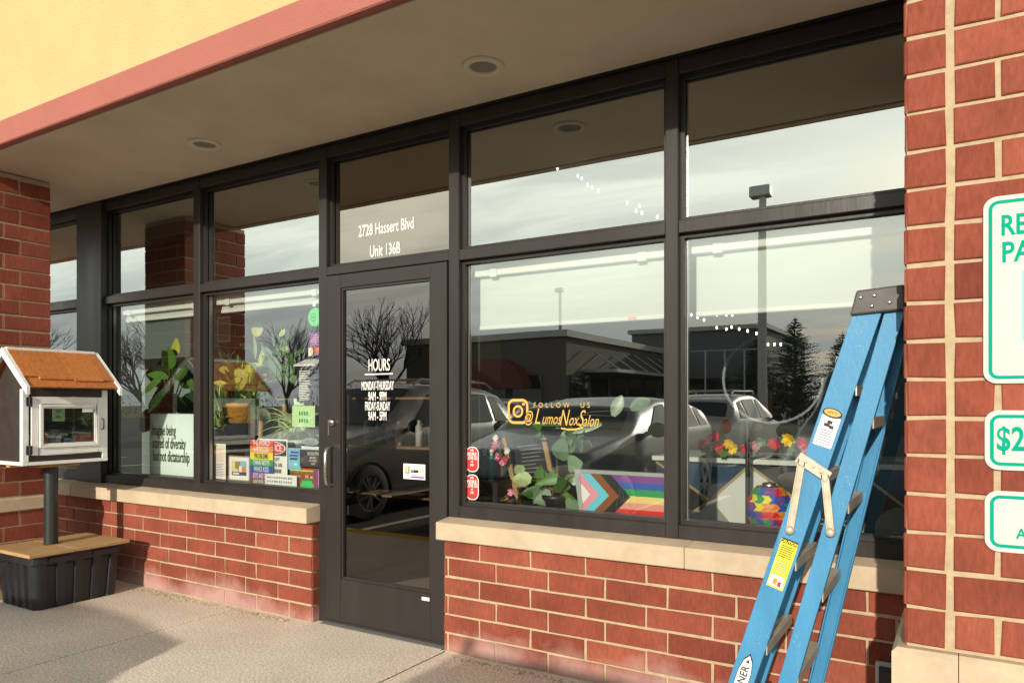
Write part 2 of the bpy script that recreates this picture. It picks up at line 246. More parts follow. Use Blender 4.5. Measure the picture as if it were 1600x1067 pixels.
M = dict(
 brick=brick_mat(), mortar=mat('tan mortar', (0.43, 0.335, 0.215), 0.95, var=0.2, vscale=25, bump=0.5, bscale=170, bdist=0.004, spec=0.15),
 stone=mat('cast stone', (0.48, 0.385, 0.27), 0.85, var=0.15, vscale=9, bump=0.35, bscale=120, bdist=0.003, spec=0.2),
 stucco_y=mat('yellow stucco', (0.60, 0.41, 0.205), 0.95, var=0.05, vscale=5, bump=0.8, bscale=95, bdist=0.006, spec=0.15),
 stucco_r=mat('salmon stucco', (0.37, 0.135, 0.11), 0.95, var=0.07, vscale=7, bump=0.8, bscale=120, bdist=0.005, spec=0.15),
 soffit=mat('soffit board', (0.60, 0.505, 0.385), 0.9, var=0.13, vscale=2.2, bump=0.2, bscale=90, bdist=0.002),
 bronze=mat('dark bronze aluminium', (0.026, 0.022, 0.021), 0.38, 0.0, var=0.12, vscale=5, bump=0.06, bscale=40, spec=0.4, stretch=(1, 1, 0.15)),
 gasket=mat('black gasket', (0.012, 0.012, 0.012), 0.6), gasket2=mat('grey aluminium edge', (0.42, 0.40, 0.37), 0.4, 0.6),
 steel=mat('brushed steel', (0.56, 0.52, 0.45), 0.28, 1.0, var=0.1, vscale=20), alum=mat('worn aluminium', (0.52, 0.46, 0.36), 0.45, 0.35, var=0.16, vscale=22, bump=0.08, bscale=90),
 white=mat('white paint', (0.76, 0.76, 0.74), 0.5, var=0.08, vscale=11, bump=0.1, bscale=70), vinyl=mat('white vinyl', (0.86, 0.85, 0.82), 0.5), black=mat('black plastic', (0.02, 0.02, 0.022), 0.45, var=0.2, vscale=12),
 bin=mat('black tote plastic', (0.014, 0.0155, 0.020), 0.40, var=0.2, vscale=10, bump=0.08, bscale=30), darkpanel=mat('dark stained panel', (0.030, 0.022, 0.017), 0.55, var=0.2, vscale=8),
 cedar=wood_mat('orange cedar', (0.48, 0.165, 0.04), 0.6, (1.2, 12, 12)), board=wood_mat('weathered pine', (0.42, 0.26, 0.11), 0.7, (12, 2, 12)), pole=mat('black pole', (0.018, 0.022, 0.022), 0.4),
 paper=mat('paper', (0.80, 0.78, 0.72), 0.8, var=0.03), ink=mat('black ink', (0.02, 0.02, 0.02), 0.6), gold=mat('gold vinyl', (0.66, 0.40, 0.09), 0.4),
 red=mat('red print', (0.72, 0.035, 0.035), 0.45), orange=mat('orange print', (0.85, 0.25, 0.03), 0.5), yellow=mat('yellow print', (0.85, 0.72, 0.03), 0.5), green=mat('green print', (0.02, 0.33, 0.10), 0.5),
 blue=mat('blue print', (0.03, 0.10, 0.45), 0.5), purple=mat('purple print', (0.22, 0.06, 0.30), 0.5), pink=mat('pink print', (0.85, 0.32, 0.42), 0.5), cyan=mat('cyan print', (0.15, 0.62, 0.75), 0.5),
 brown=mat('brown print', (0.27, 0.085, 0.03), 0.6), lightpink=mat('salmon print', (0.85, 0.33, 0.25), 0.5), lemon=mat('lemon print', (0.82, 0.68, 0.22), 0.5), mint=mat('mint print', (0.80, 0.90, 0.85), 0.6), lime=mat('lime paper', (0.58, 0.78, 0.42), 0.7), teal=mat('teal sign print', (0.0, 0.30, 0.20), 0.75, spec=0.1),
 skyblue=mat('light blue print', (0.27, 0.50, 0.66), 0.75, spec=0.15), neon=mat('bright green print', (0.06, 0.62, 0.16), 0.45), grey=mat('grey plastic', (0.22, 0.24, 0.26), 0.5), greycloth=mat('grey fabric', (0.30, 0.31, 0.32), 0.9, bump=0.8, bscale=90),
 ladder=mat('blue fibreglass', (0.045, 0.225, 0.42), 0.5, var=0.16, vscale=9, bump=0.1, bscale=120, stretch=(1, 1, 0.3)), cap=mat('dark grey cap', (0.06, 0.055, 0.052), 0.5, var=0.15, vscale=15),
 sign=mat('white sign sheet', (0.53, 0.53, 0.50), 0.75, var=0.04, vscale=9, spec=0.15), asphalt=ground_mat('asphalt', (0.075, 0.072, 0.068), 0.3, 120), conc=ground_mat('exposed concrete', (0.69, 0.605, 0.49), 0.46, 85, 0.2), kerb=ground_mat('yellow kerb paint', (0.62, 0.42, 0.06), 0.15, 90), line=mat('road paint', (0.7, 0.68, 0.6), 0.8, var=0.2), lawn=ground_mat('winter grass', (0.17, 0.15, 0.07), 0.4, 8),
 joint=mat('joint', (0.10, 0.08, 0.055), 0.95), grit=mat('grit', (0.42, 0.33, 0.22), 0.95, tone=0.4),
 leaf=mat('green leaves', (0.06, 0.145, 0.022), 0.4, var=0.25, vscale=14, tone=0.45), leafdark=mat('dark glossy leaves', (0.018, 0.055, 0.014), 0.32, var=0.25, vscale=14, tone=0.4), leafyellow=mat('yellow green leaves', (0.42, 0.42, 0.06), 0.45, var=0.25, vscale=16, tone=0.35),
 leafpale=mat('pale variegated leaves', (0.36, 0.46, 0.22), 0.45, var=0.35, vscale=20, tone=0.3), leafgrey=mat('grey green leaves', (0.17, 0.26, 0.15), 0.4, var=0.2, vscale=12, tone=0.3), stem=mat('plant stem', (0.16, 0.13, 0.05), 0.7),
 pot_orange=mat('ochre basket', (0.62, 0.28, 0.035), 0.7, var=0.35, vscale=22, bump=0.6, bscale=60), pot_black=mat('black pot', (0.02, 0.02, 0.025), 0.35), pot_white=mat('white pot', (0.6, 0.6, 0.58), 0.4),
 flower_red=mat('red petals', (0.55, 0.03, 0.06), 0.6, tone=0.4), flower_pink=mat('pink petals', (0.75, 0.25, 0.35), 0.6, tone=0.4), flower_yellow=mat('yellow petals', (0.80, 0.52, 0.02), 0.6, tone=0.3),
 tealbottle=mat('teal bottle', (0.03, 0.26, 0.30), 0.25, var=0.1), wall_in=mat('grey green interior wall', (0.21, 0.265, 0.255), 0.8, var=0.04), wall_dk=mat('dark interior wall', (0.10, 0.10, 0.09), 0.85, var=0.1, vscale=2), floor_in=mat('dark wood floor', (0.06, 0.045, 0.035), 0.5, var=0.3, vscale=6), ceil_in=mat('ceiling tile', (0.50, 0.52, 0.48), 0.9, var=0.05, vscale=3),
 blind=mat('white roller fabric', (0.47, 0.50, 0.47), 0.85, bump=0.1, bscale=300), deskgold=mat('brass strip', (0.55, 0.42, 0.20), 0.35, 0.6), navy=mat('navy panel', (0.02, 0.05, 0.10), 0.5), tan=mat('tan panel', (0.33, 0.22, 0.09), 0.6), deskwhite=mat('white panel', (0.62, 0.63, 0.58), 0.55), bulb=mat('lit bulb', (1, 1, 1), 0.5, emit=(1.0, 0.93, 0.80, 6.0)), lens=mat('frosted lens', (0.22, 0.19, 0.16), 0.5),
 trim=mat('lamp trim ring', (0.66, 0.58, 0.46), 0.5), bark=mat('grey bark', (0.085, 0.07, 0.055), 0.9, var=0.2, vscale=6), needle=mat('dark needles', (0.022, 0.045, 0.022), 0.8, tone=0.5), twig=mat('brown twigs', (0.075, 0.06, 0.045), 0.95, tone=0.4),
 rubber=mat('tyre rubber', (0.015, 0.015, 0.016), 0.75), rim=mat('alloy rim', (0.45, 0.45, 0.46), 0.3, 0.9), carglass=mat('car glass', (0.012, 0.015, 0.017), 0.04, spec=0.9), lamp=mat('headlamp lens', (0.6, 0.62, 0.65), 0.1), cargrille=mat('grille', (0.015, 0.015, 0.016), 0.4),
 mall=mat('brown facade panels', (0.115, 0.095, 0.075), 0.8, var=0.15, vscale=0.5), mallgrey=mat('slate panels', (0.12, 0.135, 0.14), 0.7, var=0.1, vscale=0.5), coping=mat('pale coping', (0.45, 0.44, 0.40), 0.6), mallred=mat('dark red awning cloth', (0.14, 0.035, 0.03), 0.8), galv=mat('galvanised steel', (0.42, 0.43, 0.42), 0.6, 0.2), fence=wood_mat('fence boards', (0.14, 0.085, 0.05), 0.85),
)
M['gl_up'] = glass('clear upper pane', (0.62, 0.68, 0.64), 0.36); M['gl_low'] = glass('clear lower pane', (0.93, 0.97, 0.95), 0.20); M['gl_door'] = glass('tinted door pane', (0.40, 0.40, 0.38), 0.12, gcol=(1.0, 0.95, 0.90)); M['gl_trans'] = glass('tinted transom pane', (0.40, 0.38, 0.34), 0.20, gcol=(1.0, 0.90, 0.78))
M['gl_box'] = glass('clear acrylic', (0.80, 0.80, 0.80), 0.10)
def paint(name, c): return mat(name, c, 0.30, 0.25, coat=0.6, spec=0.5)
M['p_silver'] = paint('light grey car paint', (0.30, 0.31, 0.31)); M['p_dark'] = paint('slate car paint', (0.15, 0.17, 0.185)); M['p_navy'] = paint('navy car paint', (0.018, 0.028, 0.055)); M['p_pale'] = paint('pale silver car paint', (0.42, 0.43, 0.42)); M['p_red'] = paint('maroon car paint', (0.16, 0.02, 0.02))
specks(M['ladder'], (0.33, 0.48, 0.58), 210, 0.685, 0.45); specks(M['cap'], (0.2, 0.19, 0.18), 160, 0.68, 0.5)
X1 = Vector((1, 0, 0)); Y1 = Vector((0, 1, 0)); Z1 = Vector((0, 0, 1))

# ------------------------------------------------------------------ ground
CURB = -2.52
g = MB(); LOT = -0.125
g.poly([(-400, -400, LOT - 0.02), (400, -400, LOT - 0.02), (400, CURB - 0.06, LOT - 0.02), (-400, CURB - 0.06, LOT - 0.02)]); tag(g.build('ground', M['lawn']), kind='structure')
g = MB(); g.poly([(-70, -60, LOT), (60, -60, LOT), (60, CURB - 0.07, LOT), (-70, CURB - 0.07, LOT)]); tag(g.build('parking_lot', M['asphalt']), kind='structure')
g = MB()
xs = [-40, -13.1, -10.5, -8.9, -7.2, -5.59, -3.955, -2.335, -0.70, 0.93, 2.6, 5.2, 30]
for i in range(len(xs) - 1):
    g.box(xs[i] + 0.007, xs[i + 1] - 0.007, CURB + 0.154, 0.0, -0.30, 0.0)
tag(g.build('pavement', M['conc'], bevel=0.005), kind='structure')
g = MB(); g.box(-40, 30, CURB + 0.10, 0.0, -0.30, -0.005); tag(g.build('pavement_joint_fill', M['joint']), kind='structure')
g = MB(); g.box(-40, 30, CURB - 0.02, CURB + 0.148, -0.30, 0.002); tag(g.build('kerb', M['kerb'], bevel=0.02, seg=2), kind='structure')
g = MB()
for k in range(-9, 9): x = -0.45 + 2.68 * k; g.box(x - 0.05, x + 0.05, -8.3, CURB - 0.25, LOT + 0.001, LOT + 0.005)
tag(g.build('parking_lines', M['line']), kind='structure')
g = MB()                                                   # loose grit and leaf crumbs gathered along the foot of the wall
for k in range(900):
    x = rnd.uniform(-5.0, -3.45) if k < 520 else rnd.uniform(-2.28, -0.3); y = -0.095 - abs(rnd.gauss(0, 0.035)); r = rnd.uniform(0.002, 0.009)
    a = rnd.random() * 6.28; p = Vector((x, y, 0.001)); q = Vector((math.cos(a), math.sin(a), 0)) * r; s_ = Vector((-q.y, q.x, 0)) * rnd.uniform(0.4, 1)
    g.add([p + q, p + s_, p - q, p - s_, p + Vector((0, 0, r * 0.8))], [(0, 1, 4), (1, 2, 4), (2, 3, 4), (3, 0, 4)], 0, rnd.random())
tag(g.build('loose_grit', M['grit']), kind='stuff')

# ------------------------------------------------------------------ the shop building
shop = thing('shop_building', 'red brick storefront with dark framed windows under a yellow stucco upper wall', 'shop', (-2.5, 0.5, 0))
def spans(L, a0, pitch, joint):
    r = []; a = a0
    while a > 0: a -= pitch
    while a < L:
        s0, s1 = max(0, a + joint / 2), min(L, a + pitch - joint / 2)
        if s1 - s0 > 0.012: r.append((s0 if s0 > joint else 0, s1 if s1 < L - joint else L))
        a += pitch
    return r
def courses(mb, org, ux, nrm, L, z0, n, course, fn, proud=0.006, joint=0.011):
    org, ux, nrm = Vector(org), Vector(ux), Vector(nrm)
    for k in range(n):
        za_, zb_ = z0 + k * course + joint / 2, z0 + (k + 1) * course - joint / 2
        for (a, b) in fn(k):
            j = [rnd.uniform(-0.0025, 0.0025) for _ in range(8)]; pr = proud + rnd.uniform(-0.0012, 0.0012); c = 0.0035
            base = [(a + j[0], za_ + j[1]), (b + j[2], za_ + j[3]), (b + j[4], zb_ + j[5]), (a + j[6], zb_ + j[7])]
            mid = ((a + b) / 2, (za_ + zb_) / 2); v = []
            for dd, ins in ((0.0, 0), (pr - 0.003, 0), (pr, c)):
                for (p, q) in base:
                    p2 = p + (ins if p < mid[0] else -ins); q2 = q + (ins if q < mid[1] else -ins)
                    v.append(org + ux * p2 + nrm * dd + Vector((0, 0, q2)))
            tone = min(1, max(0, rnd.gauss(0.52, 0.19)))
            f = [(i, (i + 1) % 4, 4 + (i + 1) % 4, 4 + i) for i in range(4)] + [(4 + i, 4 + (i + 1) % 4, 8 + (i + 1) % 4, 8 + i) for i in range(4)] + [(8, 9, 10, 11)]
            mb.add(v, f, 0, tone)
def knee(x0, x1, ph):
    mb = MB(); zc_ = 0.593 / 6
    courses(mb, (x0, -0.055, 0), X1, -Y1, x1 - x0, 0, 6, zc_, lambda k: spans(x1 - x0, (ph - x0) + (0.2 if k % 2 else 0.0), 0.2995, 0.011))
    mb.box(x0 + 0.004, x1 - 0.004, -0.055, 0.20, -0.02, 0.593, 1); return mb
for (x0, x1) in ((-10.0, -3.315), (-2.335, 6.0)):
    mb = knee(x0, x1, -2.012)
    if x0 < -5: courses(mb, (x1, -0.055, 0), Y1, X1, 0.2, 0, 6, 0.593 / 6, lambda k: [(0.0, 0.2)])
    else: courses(mb, (x0, 0.15, 0), -Y1, -X1, 0.205, 0, 6, 0.593 / 6, lambda k: [(0.0, 0.2)])
    mb.build('brick_wall', [M['brick'], M['mortar']], shop)
for (x0, x1, js) in ((-10.0, -3.30, (-8.6, -7.2, -5.85, -4.6)), (-2.35, 6.0, (-1.02, 0.4, 1.9, 3.4))):
    mb = MB(); e = [x0] + list(js) + [x1]
    for a, b in zip(e, e[1:]):
        v = [(x, y, z) for x in (a + 0.0008, b - 0.0008) for (y, z) in ((-0.115, 0.594), (-0.115, 0.685), (-0.005, 0.699), (0.16, 0.699), (0.16, 0.594))]
        mb.add(v, [(0, 1, 2, 3, 4), (9, 8, 7, 6, 5)] + [(i, i + 5, (i + 1) % 5 + 5, (i + 1) % 5) for i in range(5)])
    mb.build('stone_sill', M['stone'], shop, bevel=0.004)

for (x0, x1) in ((-10.0, -7.305), (1.265, 6.0)):         # plain brick wall beyond the glazing on both sides
    mb = MB()
    courses(mb, (x0, -0.055, 0), X1, -Y1, x1 - x0, 0.702, 21, 0.1016, lambda k: spans(x1 - x0, 0.1 + (0.2 if k % 2 else 0.0), 0.2995, 0.011))
    mb.box(x0, x1, -0.055, 0.20, 0.702, 2.84, 1); mb.build('brick_wall', [M['brick'], M['mortar']], shop)
# brick piers that carry the canopy
def pier(x0, x1, y0, y1, band0, band1, fn_front, proj, zt=2.838, zb=0.0):
    c = 0.1016; root = MB(); n = int((zt - band1) / c + 0.99)
    n = min(n, int((zt - band1) / c)); parts = []
    mb = MB()
    for (zs, cnt) in ((band1 + 0.004, n), (band0 - 0.004 - c * int((band0 - 0.004 - zb) / c), int((band0 - 0.004 - zb) / c))):
        courses(mb, (x0, y0, 0), X1, -Y1, x1 - x0, zs, cnt, c, fn_front)
        courses(mb, (x1, y0 - 0.004, 0), Y1, X1, y1 - y0 + 0.008, zs, cnt, c, lambda k: spans(y1 - y0 + 0.008, 0.1 + (0.2 if k % 2 else 0), 0.2995, 0.011))
        courses(mb, (x0, y1 + 0.004, 0), -Y1, -X1, y1 - y0 + 0.008, zs, cnt, c, lambda k: spans(y1 - y0 + 0.008, 0.1 + (0.2 if k % 2 else 0), 0.2995, 0.011))
        courses(mb, (x1, y1, 0), -X1, Y1, x1 - x0, zs, cnt, c, lambda k: spans(x1 - x0, 0.1 + (0.2 if k % 2 else 0), 0.2995, 0.011))
    mb.box(x0, x1, y0, y1, -0.02, band0 - 0.002, 1); mb.box(x0, x1, y0, y1, band1 + 0.001, zt, 1)
    p = mb.build('brick_pier', [M['brick'], M['mortar']], shop)
    s_ = MB(); xm = x0 + 0.12
    for (a, b) in ((x0 - proj, xm), (xm, x1 + proj)):
        v = [(x, y, z) for z, g_ in ((band0, 0), (band1 - 0.012, 0), (band1, 0.012)) for (x, y) in ((a + (g_ if a < x0 else 0) + (0 if a < x0 else 0.001), y0 - proj + g_), (b - (g_ if b > x1 else 0) - (0.001 if b < x1 else 0), y0 - proj + g_), (b - (g_ if b > x1 else 0) - (0.001 if b < x1 else 0), y1 + proj - g_), (a + (g_ if a < x0 else 0) + (0 if a < x0 else 0.001), y1 + proj - g_))]
        s_.add(v, [(3, 2, 1, 0), (8, 9, 10, 11)] + [(k * 4 + i, k * 4 + (i + 1) % 4, k * 4 + 4 + (i + 1) % 4, k * 4 + 4 + i) for k in range(2) for i in range(4)])
    s_.build('stone_band', M['stone'], p)
def front_r(k):
    L = 0.75
    if k % 2 == 0: return [(0, 0.0905), (0.111, 0.198), (0.213, 0.50), (0.512, L)]
    return [(0, 0.0905), (0.111, 0.345), (0.357, 0.645), (0.657, L)]
pier(-0.130, 0.62, -0.944, -0.40, 0.50, 0.650, front_r, 0.034)
pier(-5.99, -5.45, -1.06, -0.47, 0.585, 0.672, lambda k: spans(0.54, 0.12 + (0.2 if k % 2 else 0), 0.2995, 0.011), 0.022)

mb = MB(); mb.box(-10, 6, -1.0, 3.0, 2.985, 7.5); mb.build('stucco_wall', M['stucco_y'], shop)
mb = MB(); mb.box(-10, 6, -1.032, -0.95, 2.842, 2.984); mb.build('stucco_band', M['stucco_r'], shop, bevel=0.006)
mb = MB(); mb.box(-10, 6, -0.948, 0.20, 2.846, 2.984); mb.box(-10, 6, -0.985, -0.951, 2.834, 2.8415); mb.build('soffit', M['soffit'], shop)

# storefront framing: members butt end to end
F0, F1 = -0.004, 0.112
V = [(-7.30, -7.24), (-5.94, -5.60), (-4.512, -4.446), (-3.314, -3.250), (-2.346, -2.280), (-1.143, -1.083), (-0.02, 0.06), (1.2, 1.26)]
fr = MB()
for i, (a, b) in enumerate(V):
    zb_ = 0.0 if i in (3, 4) else 0.7
    if i == 1: fr.box(a, b, F0 - 0.02, F1, zb_, 2.842)
    else: fr.box(a, b, F0, F1, zb_, 2.842)
bays = [(V[i][1], V[i + 1][0], i == 3) for i in range(len(V) - 1)]
for (a, b, dr) in bays:
    fr.box(a, b, F0 + 0.003, F1, 2.77, 2.842); fr.box(a, b, F0 + 0.002, F1, 2.060 if not dr else 2.066, 2.117)
    if not dr: fr.box(a, b, F0 + 0.002, F1, 0.70, 0.762)
fr.box(-7.3, -5.94, F0 - 0.01, F0 + 0.002, 2.78, 2.842)
fr.build('storefront_frame', M['bronze'], shop, bevel=0.003)
st = MB(); st.box(-7.3, 3.2, -0.03, 0.12, 2.8425, 2.8455); st.build('head_flashing', M['gasket'], shop)

GY = 0.056
def window(a, b, z0, z1, gm, name='window', parent=shop, s=0.018):
    f = MB()
    for (ya, yb) in ((0.030, 0.052), (0.062, 0.085)):
        f.box(a, a + s, ya, yb, z0, z1, 0); f.box(b - s, b, ya, yb, z0, z1, 0); f.box(a + s, b - s, ya, yb, z0, z0 + s, 0); f.box(a + s, b - s, ya, yb, z1 - s, z1, 0)
    # bright aluminium spacer visible in the depth of the pane
    for x in (a + s, b - s - 0.005): f.box(x, x + 0.005, 0.063, 0.083, z0 + s, z1 - s, 2)
    for (ya, yb) in ((0.0285, 0.030),):
        f.box(a + 0.001, a + 0.006, ya, yb, z0, z1, 1); f.box(b - 0.006, b - 0.001, ya, yb, z0, z1, 1)
    o = f.build(name, [M['bronze'], M['gasket'], M['gasket2']], parent)
    p = MB(); p.poly([(a + 0.01, GY, z0 + 0.01), (b - 0.01, GY, z0 + 0.01), (b - 0.01, GY, z1 - 0.01), (a + 0.01, GY, z1 - 0.01)]); p.build('pane', gm, o)
    return o
wins = {}
for i, (a, b, dr) in enumerate(bays):
    wins[i, 1] = window(a, b, 2.117, 2.77, M['gl_trans'] if dr else M['gl_up'])
    if not dr: wins[i, 0] = window(a, b, 0.762, 2.060, M['gl_low'])
# door
d = MB(); DX0, DX1 = -3.243, -2.353; gx0, gx1, gz0, gz1 = -3.128, -2.462, 0.272, 1.982; dy0, dy1 = -0.012, 0.034
d.box(DX0, gx0, dy0, dy1, 0.012, 2.06); d.box(gx1, DX1, dy0, dy1, 0.012, 2.06); d.box(gx0, gx1, dy0 + 0.0015, dy1, 0.012, gz0); d.box(gx0, gx1, dy0 + 0.0015, dy1, gz1, 2.06)
door = d.build('door', M['bronze'], shop, bevel=0.003)
f = MB()
f.box(gx0, gx0 + 0.014, dy0 + 0.010, 0.03, gz0, gz1); f.box(gx1 - 0.014, gx1, dy0 + 0.010, 0.03, gz0, gz1); f.box(gx0 + 0.014, gx1 - 0.014, dy0 + 0.010, 0.03, gz0, gz0 + 0.014); f.box(gx0 + 0.014, gx1 - 0.014, dy0 + 0.010, 0.03, gz1 - 0.014, gz1)
f.build('glazing_bead', M['bronze'], door)
f = MB(); f.poly([(gx0, 0.012, gz0), (gx1, 0.012, gz0), (gx1, 0.012, gz1), (gx0, 0.012, gz1)]); f.build('pane', M['gl_door'], door)
h = MB(); hx = -3.192
h.tube([(hx, dy0, 1.050), (hx, -0.03, 1.050), (hx + 0.004, -0.062, 1.035), (hx + 0.006, -0.072, 1.0), (hx + 0.006, -0.072, 0.87), (hx + 0.004, -0.062, 0.835), (hx, -0.03, 0.82), (hx, dy0, 0.82)], 0.0115, 12); h.build('handle', M['steel'], door)
h = MB(); h.lathe([(0.0, -0.024), (0.017, -0.024), (0.021, -0.019), (0.021, 0.0)], (-3.183, dy0, 1.190), 20, 'y'); h.box(-3.221, -3.212, dy0 - 0.006, dy0, 1.115, 1.205); h.build('lock', M['steel'], door, bevel=0)
h = MB(); h.box(-2.520, -2.468, dy0 - 0.0012, dy0, 0.233, 0.251); h.build('maker_tag', M['vinyl'], door)
h = MB(); h.box(DX0 - 0.005, DX1 + 0.005, -0.065, 0.10, 0.0005, 0.0095); h.build('threshold', M['gasket2'], shop, bevel=0.003)
h = MB(); h.box(DX0 + 0.003, DX1 - 0.003, dy0 - 0.004, dy0 - 0.0005, 0.012, 0.024); h.build('door_sweep', M['gasket'], door)
t = MB(); ty = 0.0105; bx = -2.848
t.text('HOURS', (bx, ty, 1.519), X1, Z1, 0.098, 0.50, bold=0.006); t.box(-2.955, -2.745, ty - 0.0003, ty, 1.467, 1.474)
for s_, z_, w_ in (('MONDAY-THURSDAY', 1.402, 0.41), ('9AM - 9PM', 1.342, 0.50), ('FRIDAY-SUNDAY', 1.285, 0.41), ('9AM - 5PM', 1.229, 0.50)): t.text(s_, (bx - 0.012, ty, z_), X1, Z1, 0.070, w_ * 0.86, bold=0.014)
t.build('lettering', M['vinyl'], door)
t = MB(); t.text('2728 Hassert Blvd', (-2.836, GY - 0.002, 2.312), X1, Z1, 0.094, 0.60, bold=0.012); t.build('lettering', M['vinyl'], wins[3, 1]); t = MB(); t.text('Unit 136B', (-2.842, GY - 0.002, 2.184), X1, Z1, 0.094, 0.60, bold=0.012); t.build('lettering', M['vinyl'], wins[3, 1])
t = MB(); gy = GY - 0.002
def ring(mb, cx, cz, w_, h_, r, th, y, m=0, n=8):
    def rr(e_):
        pts = []
        for qx, qz, a0 in ((1, 1, 0), (-1, 1, 90), (-1, -1, 180), (1, -1, 270)):
            for i in range(n + 1):
                a = R(a0 + 90 * i / n); ra = max(0.0005, r - e_); pts.append((cx + qx * (w_ / 2 - r) + ra * math.cos(a), y, cz + qz * (h_ / 2 - r) + ra * math.sin(a)))
        return pts
    a, b = rr(0), rr(th); k = len(a); mb.add(a + b, [(i, (i + 1) % k, k + (i + 1) % k, k + i) for i in range(k)], m)
ring(t, -1.949, 1.262, 0.124, 0.128, 0.036, 0.013, gy); ring(t, -1.949, 1.262, 0.062, 0.064, 0.031, 0.011, gy); t.lathe([(0.0, 0), (0.008, 0.0001)], (-1.916, gy, 1.299), 10, 'y')
t.text('FOLLOW  US', (-1.700, gy, 1.293), X1, Z1, 0.036, 0.95, sp=1.75, bold=0.0)
t.text('@', (-1.888, gy, 1.232), X1, Z1, 0.078, 0.62, 0.3, bold=0.006)
for s_, x_, z_, sz, xs_ in (('L', -1.838, 1.234, 0.125, 0.62), ('umos', -1.757, 1.224, 0.088, 0.60), ('N', -1.688, 1.228, 0.125, 0.55), ('ox', -1.634, 1.220, 0.090, 0.60), ('S', -1.595, 1.226, 0.125, 0.60), ('alon', -1.540, 1.216, 0.088, 0.60)): t.text(s_, (x_, gy, z_), X1, Z1, sz * 0.92, xs_, 0.42, bold=-0.004)
sw = [(-1.70, 1.180), (-1.66, 1.174), (-1.62, 1.176), (-1.58, 1.186)]
for a, b in zip(sw, sw[1:]): t.poly([(a[0], gy, a[1] - 0.004), (b[0], gy, b[1] - 0.004), (b[0], gy, b[1] + 0.004), (a[0], gy, a[1] + 0.004)])
t.build('gold_lettering', M['gold'], wins[4, 0])
t = MB(); t.text('& credit', (-0.475, gy, 0.822), X1, Z1, 0.052, 0.85, bold=0.01); t.build('lettering', M['vinyl'], wins[5, 0]); t = MB(); t.text('now', (-0.425, gy, 0.885), X1, Z1, 0.042, 0.85, bold=0.01); t.build('lettering', M['vinyl'], wins[5, 0])
# interior shell
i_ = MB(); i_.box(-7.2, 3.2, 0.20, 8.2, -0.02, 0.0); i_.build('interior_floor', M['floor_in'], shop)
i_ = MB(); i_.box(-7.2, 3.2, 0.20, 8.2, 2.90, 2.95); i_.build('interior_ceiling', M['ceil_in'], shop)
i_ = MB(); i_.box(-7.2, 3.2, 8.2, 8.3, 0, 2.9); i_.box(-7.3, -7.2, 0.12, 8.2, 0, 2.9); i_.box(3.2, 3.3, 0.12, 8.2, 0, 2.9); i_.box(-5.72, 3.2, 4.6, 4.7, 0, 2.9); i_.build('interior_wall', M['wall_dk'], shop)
i_ = MB(); i_.box(-7.19, -5.95, 1.30, 1.40, 0, 2.9); i_.build('partition_wall', M['wall_in'], shop)
i_ = MB(); i_.box(-5.6, -3.32, 0.205, 0.50, 0.66, 0.70); i_.box(-2.27, 0.6, 0.205, 0.50, 0.66, 0.70); i_.build('window_ledge', M['wall_dk'], shop)

# ------------------------------------------------------------------ recessed lights in the soffit
for (x, y, lab) in ((-3.85, -0.398, 'recessed round light in the soffit nearer the left brick pier'), (-1.875, -0.38, 'recessed round light in the soffit above the window right of the door')):
    z = 2.843; r_ = thing('recessed_light', lab, 'ceiling light', (x, y, z), 'recessed lights in the soffit')
    a = MB(); a.lathe([(0.062, 0.0), (0.064, -0.008), (0.072, -0.012), (0.088, -0.011), (0.096, -0.004), (0.097, 0.002)], (x, y, z), 40); a.build('trim_ring', M['trim'], r_)
    a = MB(); a.lathe([(0.0, -0.002), (0.045, -0.0025), (0.0635, -0.001)], (x, y, z), 32); a.build('lens', M['lens'], r_)

# ------------------------------------------------------------------ roller blinds
for (i, zb_, lab) in ((1, 1.985, 'rolled up white blind behind the window left of the big plant window'), (2, 1.985, 'rolled up white blind above the plants left of the door'), (4, 1.755, 'white roller blind part way down behind the gold lettered window'), (5, 1.755, 'white roller blind part way down behind the ladder window')):
    a, b, _ = bays[i]; bl = thing('roller_blind', lab, 'roller blind', ((a + b) / 2, 0.16, 2.0), 'roller blinds inside the windows')
    c_ = MB(); c_.box(a + 0.02, b - 0.02, 0.115, 0.185, 1.985, 2.057)
    for x in (a + 0.12, b - 0.18): c_.box(x, x + 0.045, 0.108, 0.114, 1.975, 2.03)
    c_.build('cassette', M['deskwhite'], bl, bevel=0.006)
    c_ = MB(); c_.box(a + 0.035, b - 0.035, 0.150, 0.152, zb_ - 0.03, 1.984); c_.build('blind_fabric', M['blind'], bl)
    c_ = MB(); c_.box(a + 0.033, b - 0.033, 0.142, 0.158, zb_ - 0.055, zb_ - 0.031); c_.build('bottom_bar', M['deskwhite'], bl, bevel=0.004)
    c_ = MB(); c_.tube([(b - 0.03, 0.13, 1.99), (b - 0.03, 0.13, 1.35)], 0.0022, 6); c_.tube([(b - 0.05, 0.13, 1.99), (b - 0.05, 0.13, 1.35)], 0.0022, 6); c_.build('pull_cord', M['vinyl'], bl)
    if zb_ < 1.9:
        for k in (0.24, 0.06): MB().box(b - k, b - k + 0.045, 0.140, 0.1415, zb_ - 0.052, zb_ - 0.036).build('warning_tag', M['lightpink'], bl)
#--MORE--

